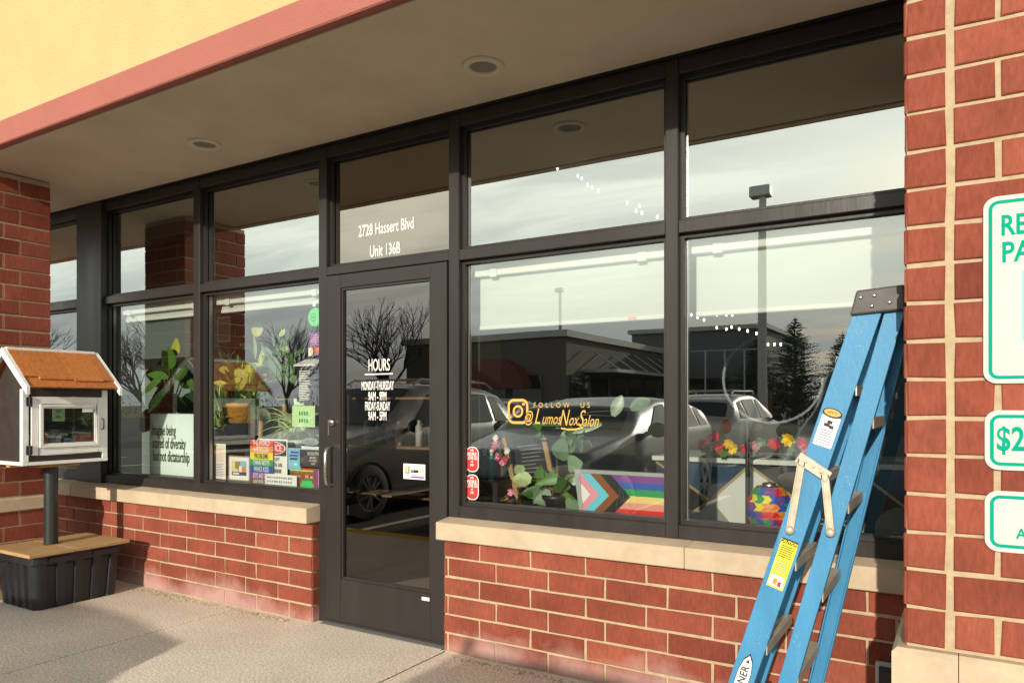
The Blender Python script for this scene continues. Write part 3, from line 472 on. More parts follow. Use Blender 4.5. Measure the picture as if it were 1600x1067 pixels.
# ------------------------------------------------------------------ little library on its post
lx0, lx1, ly0, ly1, lz0, lz1 = -5.385, -5.000, -0.853, -0.323, 0.913, 1.405
PX, PY = -5.195, -0.588
lib = thing('little_library', 'small black and white book box with an orange cedar roof on a black post', 'book box', (PX, PY, 0.375))
a = MB(); a.tube([(PX, PY, 0.372), (PX, PY, 0.900)], 0.042, 24); a.build('post', M['pole'], lib)
a = MB(); a.box(-5.30, -5.08, PY - 0.13, PY + 0.13, 0.888, 0.9125); a.box(-5.24, -5.20, -0.84, -0.80, 0.893, 0.9126); a.build('mounting_plate', M['board'], lib, bevel=0.003)
ax_, az_ = -5.180, 1.632                              # ridge
a = MB()                                              # dark body: end walls with gable, back, floor, inner shelf
for y in (ly0 + 0.012, ly1 - 0.024):
    a.prism([(lx0 + 0.01, y, lz0 + 0.02), (lx1 - 0.012, y, lz0 + 0.02), (lx1 - 0.012, y, lz1 - 0.01), (ax_, y, az_ - 0.03), (lx0 + 0.01, y, lz1 - 0.01)], (0, 0.012, 0))
a.box(lx0 + 0.004, lx0 + 0.016, ly0 + 0.026, ly1 - 0.026, lz0 + 0.02, lz1 - 0.012); a.box(lx0 + 0.018, lx1 - 0.014, ly0 + 0.026, ly1 - 0.026, lz0 + 0.02, lz0 + 0.034); a.box(lx0 + 0.018, lx1 - 0.06, ly0 + 0.026, ly1 - 0.026, 1.19, 1.202)
a.box(lx1 - 0.014, lx1 - 0.004, ly0 + 0.036, ly1 - 0.036, 1.348, lz1 - 0.004); a.box(lx1 - 0.014, lx1 - 0.004, ly0 + 0.036, ly1 - 0.036, lz0 + 0.022, 0.972)
a.build('body', M['darkpanel'], lib)
a = MB()
for (xa, xb) in ((lx1 - 0.032, lx1 + 0.004), (lx0 - 0.004, lx0 + 0.032)):
    for (ya, yb) in ((ly0 - 0.003, ly0 + 0.033), (ly1 - 0.033, ly1 + 0.003)):
        zt_ = lz1 - 0.012; a.box(xa, xb, ya, yb, lz0 + 0.0235, zt_)
for (ya, yb) in ((ly0 - 0.004, ly0 + 0.03), (ly1 - 0.03, ly1 + 0.004)): a.box(lx0 - 0.005, lx1 + 0.005, ya, yb, lz0, lz0 + 0.0225)
a.box(lx1 - 0.03, lx1 + 0.005, ly0 + 0.031, ly1 - 0.031, lz0, lz0 + 0.0215); a.box(lx0 - 0.005, lx0 + 0.03, ly0 + 0.031, ly1 - 0.031, lz0, lz0 + 0.0215)
a.build('corner_trim', M['white'], lib, bevel=0.002)
ry0, ry1 = -0.892, -0.288; ex, ez = -4.885, 1.392
rf = MB()
for sgn in (1, -1):
    e_ = Vector((ax_ + sgn * (ex - ax_), 0, ez)); r0 = Vector((ax_, 0, az_)); sl = (e_ - r0); Ls = sl.length; sl.normalize(); nn = Vector((sgn * -sl.z * sgn, 0, 0)); nn = Vector((-sl.z * 1, 0, sl.x)) if sgn > 0 else Vector((sl.z * -1, 0, sl.x * 1)); 
    if nn.z < 0: nn = -nn
    def plank(ya, yb, s0, s1, hgt, th, tone):
        c_ = r0 + sl * ((s0 + s1) / 2) + nn * (hgt + th / 2) + Vector((0, (ya + yb) / 2, 0)); rf.obox(c_, Vector((0, (yb - ya) / 2, 0)), sl * (s1 - s0) / 2, nn * th / 2, 0, tone)
    y = ry0 + 0.022
    while y < ry1 - 0.03:
        y2 = min(ry1 - 0.022, y + rnd.uniform(0.15, 0.26)); plank(y, y2 - 0.0015, 0.015, Ls - 0.012, 0.0, 0.011, rnd.random()); y = y2
    y = ry0 + 0.024; k = 0
    while y < ry1 - 0.03:
        y2 = min(ry1 - 0.024, y + (0.085, 0.21, 0.19, 0.12)[k % 4]); plank(y, y2 - 0.0015, 0.004, Ls * (0.79 if k % 2 else 0.82) - (0.035 if k == 0 else 0), 0.0115, 0.011, rnd.random()); y = y2; k += 1
roof = rf.build('roof', M['cedar'], lib, bevel=0.0015)
a = MB()
for (ya, yb) in ((ry0, ry0 + 0.022), (ry1 - 0.022, ry1)):
    for sgn in (1, -1):
        e_ = Vector((ax_ + sgn * (ex + 0.012 - ax_), ya, ez - 0.01)); r0 = Vector((ax_, ya, az_))
        up = Vector((0, 0, 0.026)); dn = Vector((0, 0, -0.026)); a.prism([r0 + up, r0 + dn, e_ + dn, e_ + up], (0, yb - ya, 0))
a.box(ax_ - 0.016, ax_ + 0.016, ry0 + 0.023, ry1 - 0.023, az_ + 0.012, az_ + 0.030)
a.build('roof_trim', M['white'], lib, bevel=0.002)
fx = lx1 + 0.006; dY0, dY1, dZ0, dZ1 = -0.806, -0.338, 0.976, 1.344
def frame4(mb, x0, x1, y0, y1, z0, z1, w_):
    mb.box(x0, x1, y0, y0 + w_, z0, z1); mb.box(x0, x1, y1 - w_, y1, z0, z1); mb.box(x0, x1, y0 + w_, y1 - w_, z0, z0 + w_); mb.box(x0, x1, y0 + w_, y1 - w_, z1 - w_, z1)
a = MB(); frame4(a, lx1 - 0.012, fx, dY0, dY1, dZ0, dZ1, 0.045); frame4(a, lx1 - 0.012, fx + 0.010, dY0 + 0.0455, dY1 - 0.0455, dZ0 + 0.0455, dZ1 - 0.0455, 0.016); frame4(a, lx1 - 0.012, fx + 0.004, dY0 + 0.062, dY1 - 0.062, dZ0 + 0.062, dZ1 - 0.062, 0.010)
ld = a.build('door', M['white'], lib, bevel=0.0025)
a = MB(); a.poly([(fx - 0.006, dY0 + 0.07, dZ0 + 0.07), (fx - 0.006, dY1 - 0.07, dZ0 + 0.07), (fx - 0.006, dY1 - 0.07, dZ1 - 0.07), (fx - 0.006, dY0 + 0.07, dZ1 - 0.07)]); a.build('pane', M['gl_box'], ld)
for z in (1.315, 1.010):
    a = MB(); a.box(fx - 0.004, fx + 0.006, dY0 - 0.030, dY0 + 0.004, z - 0.028, z + 0.028); a.tube([(fx + 0.006, dY0 - 0.012, z - 0.03), (fx + 0.006, dY0 - 0.012, z + 0.03)], 0.006, 8); a.build('hinge', M['black'], ld)
a = MB(); a.tube([(fx, dY1 - 0.022, 1.20), (fx + 0.022, dY1 - 0.022, 1.195), (fx + 0.022, dY1 - 0.022, 1.135), (fx, dY1 - 0.022, 1.13)], 0.005, 8); a.build('handle', M['black'], ld)
a = MB(); a.box(fx - 0.0058, fx - 0.005, dY1 - 0.15, dY1 - 0.078, dZ1 - 0.098, dZ1 - 0.074); a.build('stamp_sticker', M['paper'], ld)
bk = [('red', 0.032, 0.16), ('paper', 0.026, 0.15), ('blue', 0.04, 0.17), ('mint', 0.022, 0.14), ('orange', 0.034, 0.155), ('grey', 0.045, 0.165), ('paper', 0.03, 0.145)]
y = ly0 + 0.08
labs = {'red': 'red book standing inside the little library', 'blue': 'blue book standing inside the little library', 'mint': 'pale mint book inside the little library', 'orange': 'orange book standing inside the little library', 'grey': 'thick grey book standing inside the little library'}
for k, (c_, w_, h_) in enumerate(bk):
    o = MB().box(lx0 + 0.06, lx0 + 0.20, y, y + w_, lz0 + 0.0345, lz0 + 0.0345 + h_).build('book', M[c_], None, bevel=0.003, origin=(lx0 + 0.13, y + w_ / 2, lz0 + 0.035))
    tag(o, labs.get(c_, 'cream book standing inside the little library'), 'book', 'books inside the little library'); y += w_ + 0.003

# black tote that weighs the post down, and the two boards on it
tx0, tx1, ty0, ty1, tz = -5.40, -4.955, -0.805, -0.272, 0.335
tote = thing('storage_tote', 'black ribbed plastic tote under the little library post', 'tote', (-5.18, -0.54, 0.0))
def tote_ring(z, grow, n=64, ribs=True):
    x0, x1, y0, y1 = tx0 - grow, tx1 + grow, ty0 - grow, ty1 + grow; r = 0.05; pts = []
    def seg(ax, ay, bx, by, nx, ny, cnt, k0):
        for i in range(cnt + 1):
            t_ = i / cnt; d_ = 0
            if ribs:
                q = (t_ * k0) % 1.0; d_ = -0.016 if 0.22 < q < 0.78 else 0.0
                if t_ < 0.05 or t_ > 0.95: d_ = 0
            pts.append((ax + (bx - ax) * t_ + nx * d_, ay + (by - ay) * t_ + ny * d_, z))
    def arc(cx, cy, a0):
        for i in range(1, 6): a = R(a0 + 90 * i / 6); pts.append((cx + r * math.cos(a), cy + r * math.sin(a), z))
    seg(x0 + r, y0, x1 - r, y0, 0, -1, 40, 4); arc(x1 - r, y0 + r, -90); seg(x1, y0 + r, x1, y1 - r, 1, 0, 60, 4); arc(x1 - r, y1 - r, 0)
    seg(x1 - r, y1, x0 + r, y1, 0, 1, 40, 4); arc(x0 + r, y1 - r, 90); seg(x0, y1 - r, x0, y0 + r, -1, 0, 60, 4); arc(x0 + r, y0 + r, 180)
    return pts
a = MB(); rings = [tote_ring(0.002, -0.006, ribs=False), tote_ring(0.012, 0.0), tote_ring(0.15, 0.008), tote_ring(0.27, 0.016), tote_ring(0.285, 0.018, ribs=False), tote_ring(0.30, 0.022, ribs=False)]
k = len(rings[0]); vv = [p for r_ in rings for p in r_]
a.add(vv, [(i * k + j, i * k + (j + 1) % k, (i + 1) * k + (j + 1) % k, (i + 1) * k + j) for i in range(len(rings) - 1) for j in range(k)], 0, 0.5, False); a.add(rings[0], [tuple(range(k))[::-1]])
a.build('tub', M['bin'], tote)
a = MB(); rr = [tote_ring(0.297, 0.026, ribs=False), tote_ring(0.297, 0.034, ribs=False), tote_ring(0.342, 0.034, ribs=False), tote_ring(0.346, 0.028, ribs=False)]
vv = [p for r_ in rr for p in r_]; a.add(vv, [(i * k + j, i * k + (j + 1) % k, (i + 1) * k + (j + 1) % k, (i + 1) * k + j) for i in range(3) for j in range(k)]); a.add(rr[3], [tuple(range(k))]); a.box(-4.922, -4.905, -0.46, -0.30, 0.300, 0.330); a.box(-4.922, -4.905, -0.74, -0.60, 0.300, 0.330)
a.build('lid', M['bin'], tote)
for (ya, yb, lab) in ((-0.865, PY - 0.002, 'weathered wooden board on the tote, on the street side of the post'), (PY + 0.002, -0.225, 'weathered wooden board on the tote, on the window side of the post')):
    a = MB(); xl, xr = -5.43, -4.895; s_ = 0.046; near = ya < -0.7
    ye, ys = (yb, yb - s_) if near else (ya, ya + s_)
    pts = [(xl, ya if near else yb), (xr, ya if near else yb), (xr, ye), (PX + s_, ye), (PX + s_, ys), (PX - s_, ys), (PX - s_, ye), (xl, ye)]
    if not near: pts = pts[::-1]
    a.prism([(p[0], p[1], 0.3475) for p in pts], (0, 0, 0.022)); o = a.build('wooden_board', M['board'], None, bevel=0.002, origin=(PX, (ya + yb) / 2, 0.3475)); tag(o, lab, 'board', 'boards on the tote')

# ------------------------------------------------------------------ stepladder, folded, leaning on the pier
lad = thing('stepladder', 'folded blue fibreglass stepladder leaning against the right brick pier', 'ladder', (-0.62, -0.55, 0))
def rail(b, t_, w_, side, name, mat_=M['ladder']):
    b, t_ = Vector(b), Vector(t_); d_ = (t_ - b).normalized(); p = Vector((d_.z, 0, -d_.x)).normalized(); q = d_.cross(p).normalized(); q = Vector((0, side, 0)); L = (t_ - b).length / 2; c_ = (b + t_) / 2
    a = MB(); a.obox(c_ , p * w_ / 2, q * 0.003, d_ * L)
    for s_ in (-1, 1): a.obox(c_ + p * s_ * (w_ / 2 - 0.003) + q * 0.0165, p * 0.003, q * 0.0132, d_ * L)
    return a.build(name, mat_, lad, bevel=0.0012)
NF = (Vector((-0.736, -0.752, 0.02)), Vector((-0.240, -0.752, 1.590))); NR = (Vector((-0.580, -0.746, 0.02)), Vector((-0.168, -0.746, 1.590)))
FF = (Vector((-0.756, -0.290, 0.02)), Vector((-0.250, -0.440, 1.590))); FR = (Vector((-0.515, -0.296, 0.02)), Vector((-0.164, -0.434, 1.590)))
nf = rail(*NF, 0.075, 1, 'front_rail'); rail(*NR, 0.052, 1, 'rear_rail'); rail(*FF, 0.084, -1, 'front_rail'); rail(*FR, 0.050, -1, 'rear_rail')
def on(rl, z): t_ = (z - rl[0].z) / (rl[1].z - rl[0].z); return rl[0].lerp(rl[1], t_)
for z in (0.245, 0.525, 0.805, 1.085, 1.355):
    p, q = on(NF, z), on(FF, z); a = MB(); hw = 0.040
    a.box(p.x - hw, p.x + hw, p.y + 0.004, q.y - 0.004, z - 0.004, z); a.box(p.x - hw, p.x - hw + 0.004, p.y + 0.004, q.y - 0.004, z - 0.030, z - 0.0045); a.box(p.x + hw - 0.004, p.x + hw, p.y + 0.004, q.y - 0.004, z - 0.030, z - 0.0045)
    for k in range(5): a.box(p.x - hw + 0.008 + k * 0.015, p.x - hw + 0.012 + k * 0.015, p.y + 0.006, q.y - 0.006, z + 0.0003, z + 0.003)
    a.build('step', M['alum'], lad)
for z in (0.16, 0.435, 0.715, 0.995, 1.255):
    p, q = on(NR, z), on(FR, z); a = MB(); a.box(p.x - 0.022, p.x + 0.022, p.y + 0.004, q.y - 0.004, z - 0.02, z + 0.004); a.box(p.x + 0.0225, p.x + 0.028, p.y + 0.004, q.y - 0.004, z - 0.03, z + 0.006); a.build('rear_brace', M['alum'], lad, bevel=0.002)
a = MB(); a.prism([(-0.292, -0.768, 1.566), (-0.274, -0.768, 1.640), (-0.146, -0.768, 1.648), (-0.142, -0.768, 1.574)], (0, 0.345, 0)); cap_ = a.build('top_cap', M['cap'], lad, bevel=0.006, seg=2)
for (x, z) in ((-0.262, 1.618), (-0.225, 1.621), (-0.232, 1.590), (-0.185, 1.598)): MB().ball((x, -0.769, z), 0.0062, sq=(1, 0.5, 1)).build('rivet', M['steel'], cap_)
def spreader(ysgn, y):
    a = MB(); P0, P1 = Vector((-0.428, y, 1.128)), Vector((-0.362, y, 1.084)); A0, A1 = Vector((-0.464, y, 0.905)), Vector((-0.346, y, 0.908))
    a.bar(P0 + (P0 - P1) * 0.18, P1 + (P1 - P0) * 0.18, 0.034, 0.005, (0, 1, 0)); 
    for p, q in ((P0, A0), (P1, A1)):
        a.bar(p + Vector((0, 0.007 * ysgn, 0)), q + Vector((0, 0.007 * ysgn, 0)), 0.022, 0.004, (0, 1, 0)); s_ = (q - p).normalized().cross(Vector((0, 1, 0)))
        for e_ in (-1, 1): a.bar(p + s_ * e_ * 0.0095 + Vector((0, 0.001 * ysgn, 0)), q + s_ * e_ * 0.0095 + Vector((0, 0.001 * ysgn, 0)), 0.003, 0.007, (0, 1, 0))
        a.lathe([(0.0, 0.013 * -ysgn), (0.011, 0.013 * -ysgn), (0.0145, 0.0), (0.0145, 0.012 * ysgn)], q, 14, 'y')
    for k in (0.15, 0.5, 0.85): a.ball(P0.lerp(P1, k) - Vector((0, 0.004 * ysgn, 0)), 0.005, sq=(1, 0.5, 1))
    return a.build('spreader', M['alum'], lad)
spreader(1, -0.766); a = None
for rl in (NF, NR, FF, FR):
    p = rl[0]; a = MB(); s_ = 1 if p.y < -0.5 else -1; a.box(p.x - 0.045, p.x + 0.045, p.y - 0.006, p.y + 0.036 if s_ > 0 else p.y + 0.006, 0.0005, 0.05) if s_ > 0 else a.box(p.x - 0.045, p.x + 0.045, p.y - 0.036, p.y + 0.006, 0.0005, 0.05); a.build('rubber_foot', M['rubber'], lad, bevel=0.004)
dr = (NF[1] - NF[0]).normalized(); pr_ = Vector((dr.z, 0, -dr.x)); yl = -0.7556
def decal(cz, w_, h_, fields, name, lab=None, off=0.0):
    c_ = on(NF, cz) + pr_ * off; c_.y = yl; a = MB(); mats_ = []
    for i, (x0, x1, z0, z1, mm) in enumerate(fields):
        if mm not in mats_: mats_.append(mm)
        y_ = Vector((0, -0.0004 * (i + 1), 0)); a.poly([c_ + pr_ * x0 * w_ + dr * z0 * h_ + y_, c_ + pr_ * x1 * w_ + dr * z0 * h_ + y_, c_ + pr_ * x1 * w_ + dr * z1 * h_ + y_, c_ + pr_ * x0 * w_ + dr * z1 * h_ + y_], mats_.index(mm))
    return a, c_, mats_
def lines(x0, x1, z0, z1, n, mm):
    return [(x0 + 0.0, x1 - rnd.uniform(0, 0.12), z0 + (z1 - z0) * (i + 0.25) / n, z0 + (z1 - z0) * (i + 0.62) / n, mm) for i in range(n)]
# white safety label with torn edge
fld = [(-0.5, 0.5, -0.5, 0.33, 'vinyl'), (-0.36, 0.44, -0.44, -0.08, 'vinyl')] + lines(-0.38, 0.42, -0.44, -0.02, 6, 'grey') + [(-0.25, 0.05, 0.05, 0.13, 'ink'), (-0.12, 0.15, 0.14, 0.22, 'ink'), (0.05, 0.28, 0.02, 0.1, 'ink')]
a, c_, ms = decal(1.225, 0.055, 0.115, fld, 'label'); ms += ['ink', 'gold']; n_ = len(ms)
def ell(a, c_, rx, rz, y_, m_): a.poly([c_ + pr_ * rx * math.cos(k * 0.2618) + dr * rz * math.sin(k * 0.2618) + Vector((0, y_, 0)) for k in range(24)], m_)
cc = c_ + dr * 0.050; ell(a, cc, 0.0285, 0.0135, -0.0095, ms.index('ink')); ell(a, cc, 0.024, 0.0105, -0.0100, ms.index('gold')); a.text('SAFETY', cc + Vector((0, -0.0104, 0)), pr_, dr, 0.011, 0.9, bold=0.01, m=ms.index('ink'))
a.build('safety_label', [M[q] for q in ms], nf)
fld = [(-0.5, 0.5, -0.5, 0.5, 'yellow'), (-0.5, 0.5, 0.40, 0.5, 'ink')] + lines(-0.4, 0.4, 0.12, 0.38, 6, 'ink') + lines(-0.4, 0.4, -0.2, 0.08, 6, 'grey') + [(-0.42, 0.42, -0.46, -0.24, 'vinyl'), (-0.2, 0.05, -0.42, -0.30, 'orange'), (0.1, 0.3, -0.44, -0.34, 'red')]
a, c_, ms = decal(0.795, 0.052, 0.165, fld, 'label', off=0.003); a.text('CAUTION', c_ + dr * 0.0745 + Vector((0, -0.012, 0)), pr_, dr, 0.014, 0.85, bold=0.02, m=ms.index('yellow')); a.build('caution_label', [M[q] for q in ms], nf, )
a = MB(); c_ = on(NF, 0.395); c_.y = yl
def oval(s_): return [c_ + dr * k[0] * s_ * 0.098 + pr_ * k[1] * s_ * 0.021 for k in ((1.0, 0), (0.8, 0.62), (0.45, 0.95), (0, 1), (-0.45, 0.95), (-0.8, 0.62), (-1, 0), (-0.8, -0.62), (-0.45, -0.95), (0, -1), (0.45, -0.95), (0.8, -0.62))]
a.poly([p + Vector((0, -0.0004, 0)) for p in oval(1.05)], 1); a.poly([p + Vector((0, -0.0008, 0)) for p in oval(0.97)], 0); a.text('WERNER', c_ + Vector((0, -0.0014, 0)) - dr * 0.008, dr, -pr_, 0.033, 1.0, bold=0.02, m=1); a.poly([c_ + dr * 0.083 + Vector((0, -0.0013, 0)), c_ + dr * 0.070 + pr_ * 0.007 + Vector((0, -0.0013, 0)), c_ + dr * 0.070 - pr_ * 0.007 + Vector((0, -0.0013, 0))], 1)
a.build('maker_label', [M['vinyl'], M['ink']], nf)
# ------------------------------------------------------------------ parking signs on the pier
def rrect(x0, x1, z0, z1, r, y, n=8):
    pts = []
    for cx, cz, a0 in ((x1 - r, z1 - r, 0), (x0 + r, z1 - r, 90), (x0 + r, z0 + r, 180), (x1 - r, z0 + r, 270)):
        for i in range(n + 1): a = R(a0 + 90 * i / n); pts.append((cx + r * math.cos(a), y, cz + r * math.sin(a)))
    return pts
def sign(x0, x1, z0, z1, lab, texts, extra=None):
    y = -0.9525; s_ = thing('parking_sign', lab, 'sign', ((x0 + x1) / 2, y, z0), 'green and white signs on the right brick pier')
    a = MB(); a.prism(rrect(x0, x1, z0, z1, 0.030, y), (0, -0.003, 0)); a.build('plate', M['sign'], s_)
    a = MB(); ring(a, (x0 + x1) / 2, (z0 + z1) / 2, x1 - x0 - 0.022, z1 - z0 - 0.022, 0.022, 0.0085, y - 0.0035); a.build('border', M['teal'], s_)
    a = MB()
    for (b, cx, cz, sz, xs_) in texts: a.text(b, (cx, y - 0.0036, cz), X1, Z1, sz, xs_, bold=0.022)
    a.build('lettering', M['teal'], s_)
    for zz in (z1 - 0.018, z0 + 0.018):
        a = MB(); a.lathe([(0, -0.006), (0.006, -0.006), (0.0075, -0.0032)], ((x0 + x1) / 2, y, zz), 12, 'y'); a.build('bolt', M['steel'], s_)
    if extra: extra(s_, y)
def chair_symbol(s_, y):
    a = MB(); a.prism(rrect(0.126, 0.268, 1.455, 1.635, 0.006, y - 0.0032), (0, -0.0004, 0), 0); c_ = (0.190, y - 0.0042, 1.515)
    k = 40; rO = [(c_[0] + 0.040 * math.cos(R(i * 260 / k - 220)), c_[1], c_[2] + 0.040 * math.sin(R(i * 260 / k - 220))) for i in range(k + 1)]; rI = [(c_[0] + 0.031 * math.cos(R(i * 260 / k - 220)), c_[1], c_[2] + 0.031 * math.sin(R(i * 260 / k - 220))) for i in range(k + 1)]
    a.add(rO + rI, [(i, i + 1, k + 2 + i, k + 1 + i) for i in range(k)], 1)
    a.lathe([(0.0, -0.0001), (0.012, 0.0)], (0.180, y - 0.0042, 1.612), 16, 'y', 1)
    for p, q in (((0.181, 1.596), (0.184, 1.532)), ((0.184, 1.536), (0.222, 1.534)), ((0.222, 1.534), (0.238, 1.486)), ((0.238, 1.488), (0.252, 1.492)), ((0.183, 1.568), (0.214, 1.566))): a.bar((p[0], y - 0.0043, p[1]), (q[0], y - 0.0043, q[1]), 0.010, 0.0006, (0, 1, 0), 1)
    a.build('access_symbol', [M['skyblue'], M['sign']], s_)
sign(0.044, 0.348, 1.352, 1.826, 'tall white sign with green border and RESERVED PARKING lettering', [('RESERVED', 0.197, 1.748, 0.072, 0.72), ('PARKING', 0.197, 1.680, 0.072, 0.76)], chair_symbol)
sign(0.047, 0.348, 1.133, 1.284, 'short white sign with green border reading $250 FINE', [('$250 FINE', 0.198, 1.209, 0.084, 0.70)])
sign(0.047, 0.348, 0.926, 1.080, 'lowest short white sign with green border and small ACCESSIBLE lettering', [('ACCESSIBLE', 0.198, 0.974, 0.037, 0.86), ('VAN', 0.215, 1.030, 0.037, 0.86)])

# weatherproof outlet by the pier
ob = thing('outlet_box', 'grey weatherproof outlet box on the brick under the sill by the ladder', 'outlet', (-0.235, -0.066, 0.26))
a = MB(); a.box(-0.285, -0.19, -0.085, -0.064, 0.20, 0.325); a.build('cover', M['galv'], ob, bevel=0.005)
a = MB(); a.box(-0.272, -0.215, -0.098, -0.0855, 0.215, 0.31); a.box(-0.262, -0.225, -0.1015, -0.0985, 0.275, 0.298); a.build('flap', M['black'], ob, bevel=0.003)

# ------------------------------------------------------------------ things in the window
def sheet(name, lab, cat, x0, x1, z0, z1, y, base, parts=(), texts=(), group=None, th=0.0015, tilt=0.0):
    """a card standing or taped behind the glass; parts and texts in 0..1 of its face"""
    W, H_ = x1 - x0, z1 - z0; o0 = Vector((x0, y, z0)); ux = X1; uz = Vector((0, math.sin(tilt), math.cos(tilt))); nn = ux.cross(uz)
    mats_ = [base]; a = MB(); a.prism([o0, o0 + ux * W, o0 + ux * W + uz * H_, o0 + uz * H_], -nn * th, 0)
    for i, (p0, p1, q0, q1, mm) in enumerate(parts):
        if mm not in mats_: mats_.append(mm)
        d_ = nn * (0.0004 + 0.00006 * i); a.poly([o0 + ux * W * p0 + uz * H_ * q0 + d_, o0 + ux * W * p1 + uz * H_ * q0 + d_, o0 + ux * W * p1 + uz * H_ * q1 + d_, o0 + ux * W * p0 + uz * H_ * q1 + d_], mats_.index(mm))
    root = a.build(name, [M[q] for q in mats_], None, origin=(x0 + W / 2, y, z0)); tag(root, lab, cat, group)
    if texts:
        by = {}
        for (b, cx, cz, sz, xs_, mm) in texts: by.setdefault(mm, []).append((b, cx, cz, sz, xs_))
        for mm, ts in by.items():
            a = MB()
            for (b, cx, cz, sz, xs_) in ts: a.text(b, o0 + ux * W * cx + uz * H_ * cz + nn * 0.0024, ux, uz, sz * H_, xs_, bold=0.012)
            a.build('lettering', M[mm], root)
    return root
def L_(x0, x1, z0, z1, n, mm): return [(x0, x1 - rnd.uniform(0, 0.15), z0 + (z1 - z0) * (i + 0.3) / n, z0 + (z1 - z0) * (i + 0.6) / n, mm) for i in range(n)]
sheet('window_sign', 'mint sign reading Imagine being scared of diversity but not dictatorship', 'sign', -5.205, -4.655, 0.776, 1.232, 0.12, 'mint', [(0, 1, 0, 0.012, 'grey'), (0, 0.012, 0, 1, 'grey'), (0, 1, 0.988, 1, 'grey')], [('Imagine being', 0.315, 0.72, 0.25, 0.47, 'ink'), ('scared of diversity', 0.43, 0.51, 0.25, 0.47, 'ink'), ('but not dictatorship', 0.475, 0.30, 0.25, 0.47, 'ink')])
sheet('letter', 'handwritten letter with a yellow header leaning on the glass', 'letter', -4.490, -4.325, 0.782, 1.025, 0.115, 'paper', [(0.05, 0.45, 0.9, 0.98, 'yellow')] + L_(0.1, 0.95, 0.48, 0.88, 9, 'lightpink') + L_(0.1, 0.9, 0.08, 0.45, 8, 'purple'))
fp = [(0.06, 0.94, 0.05, 0.95, 'vinyl'), (0.17, 0.83, 0.22, 0.80, 'skyblue'), (0.2, 0.42, 0.35, 0.8, 'lemon'), (0.32, 0.55, 0.48, 0.76, 'tan'), (0.56, 0.78, 0.35, 0.58, 'orange'), (0.17, 0.83, 0.22, 0.36, 'navy'), (0.22, 0.5, 0.26, 0.33, 'paper'), (0.5, 0.62, 0.36, 0.6, 'paper')]
sheet('framed_picture', 'square silver framed picture beside the rainbow poster', 'picture', -4.312, -4.085, 0.777, 0.948, 0.125, 'gasket2', fp, th=0.012)
rb = [(0, 1, 0.86, 1.0, 'red'), (0, 1, 0.72, 0.86, 'orange'), (0, 1, 0.57, 0.72, 'yellow'), (0, 1, 0.43, 0.57, 'green'), (0, 1, 0.29, 0.43, 'blue'), (0, 1, 0.145, 0.29, 'purple'), (0, 1, 0.0, 0.145, 'brown')]
tx = [(s_, 0.5, 0.927 - 0.143 * i, 0.155, x_, 'ink' if i == 2 else 'vinyl') for i, (s_, x_) in enumerate((('THE WORLD', 0.62), ('HAS BIGGER', 0.58), ('PROBLEMS', 0.62), ('THAN BOYS', 0.62), ('WHO KISS', 0.66), ('BOYS AND GIRLS', 0.44), ('WHO KISS GIRLS', 0.44)))]
sheet('poster', 'rainbow striped poster about the world having bigger problems', 'poster', -4.062, -3.840, 0.762, 1.063, 0.105, 'vinyl', rb, tx)
nt_ = sheet('notice_sign', 'white NOTICE sign with a red oval on black beside the rainbow poster', 'sign', -4.01, -3.722, 0.785, 1.070, 0.120, 'vinyl', [(0.03, 0.97, 0.62, 0.97, 'ink')], [('CHILDREN LEFT', 0.5, 0.54, 0.12, 0.6, 'ink'), ('BE GIVEN AN', 0.56, 0.41, 0.14, 0.68, 'ink'), ('ENERGY DRINK', 0.5, 0.27, 0.14, 0.66, 'ink'), ('AND TAUGHT', 0.5, 0.13, 0.13, 0.66, 'ink')])
a = MB(); cx, cz = -3.866, 1.012
for s_, m_, y_ in ((1.0, 0, 0.1190), (0.92, 1, 0.1186)): a.poly([(cx + 0.128 * s_ * math.cos(k * 0.2618), y_, cz + 0.044 * s_ * math.sin(k * 0.2618)) for k in range(24)], m_)
a.text('NOTICE', (cx + 0.01, 0.1180, cz), X1, Z1, 0.062, 0.72, bold=0.02, m=0); a.build('red_oval', [M['vinyl'], M['red']], nt_)
sheet('discount_card', 'long white card with two lines of small print at the foot of the glass', 'card', -3.905, -3.612, 0.774, 0.845, 0.098, 'vinyl', [(0.06 + 0.075 * i, 0.06 + 0.075 * i + rnd.uniform(0.03, 0.06), z_, z_ + 0.16, 'grey') for i in range(11) for z_ in (0.62, 0.25)])
sheet('poster', 'small blue poster with white print next to the black sign', 'poster', -3.715, -3.600, 0.880, 1.018, 0.120, 'skyblue', [(0.1, 0.8, 0.6, 0.7, 'blue'), (0.15, 0.75, 0.45, 0.55, 'navy'), (0.2, 0.85, 0.75, 0.85, 'blue'), (0.3, 0.9, 0.1, 0.4, 'cyan'), (0.5, 0.7, 0.2, 0.3, 'vinyl')])
sheet('window_sign', 'black NO SOLICITING sign with two small black cat shapes', 'sign', -3.598, -3.330, 0.905, 1.012, 0.110, 'black', [(0, 1, 0.99, 1.0, 'vinyl')], [('NO SOLICITING', 0.46, 0.78, 0.26, 0.52, 'vinyl'), ('SERIOUSLY', 0.45, 0.54, 0.15, 0.7, 'vinyl'), ('NO THANKS', 0.45, 0.36, 0.15, 0.7, 'vinyl'), ('PLEASE', 0.45, 0.18, 0.15, 0.7, 'vinyl')])
sheet('paper_strip', 'blank white paper strip above the black sign', 'paper', -3.590, -3.330, 1.014, 1.034, 0.115, 'vinyl')
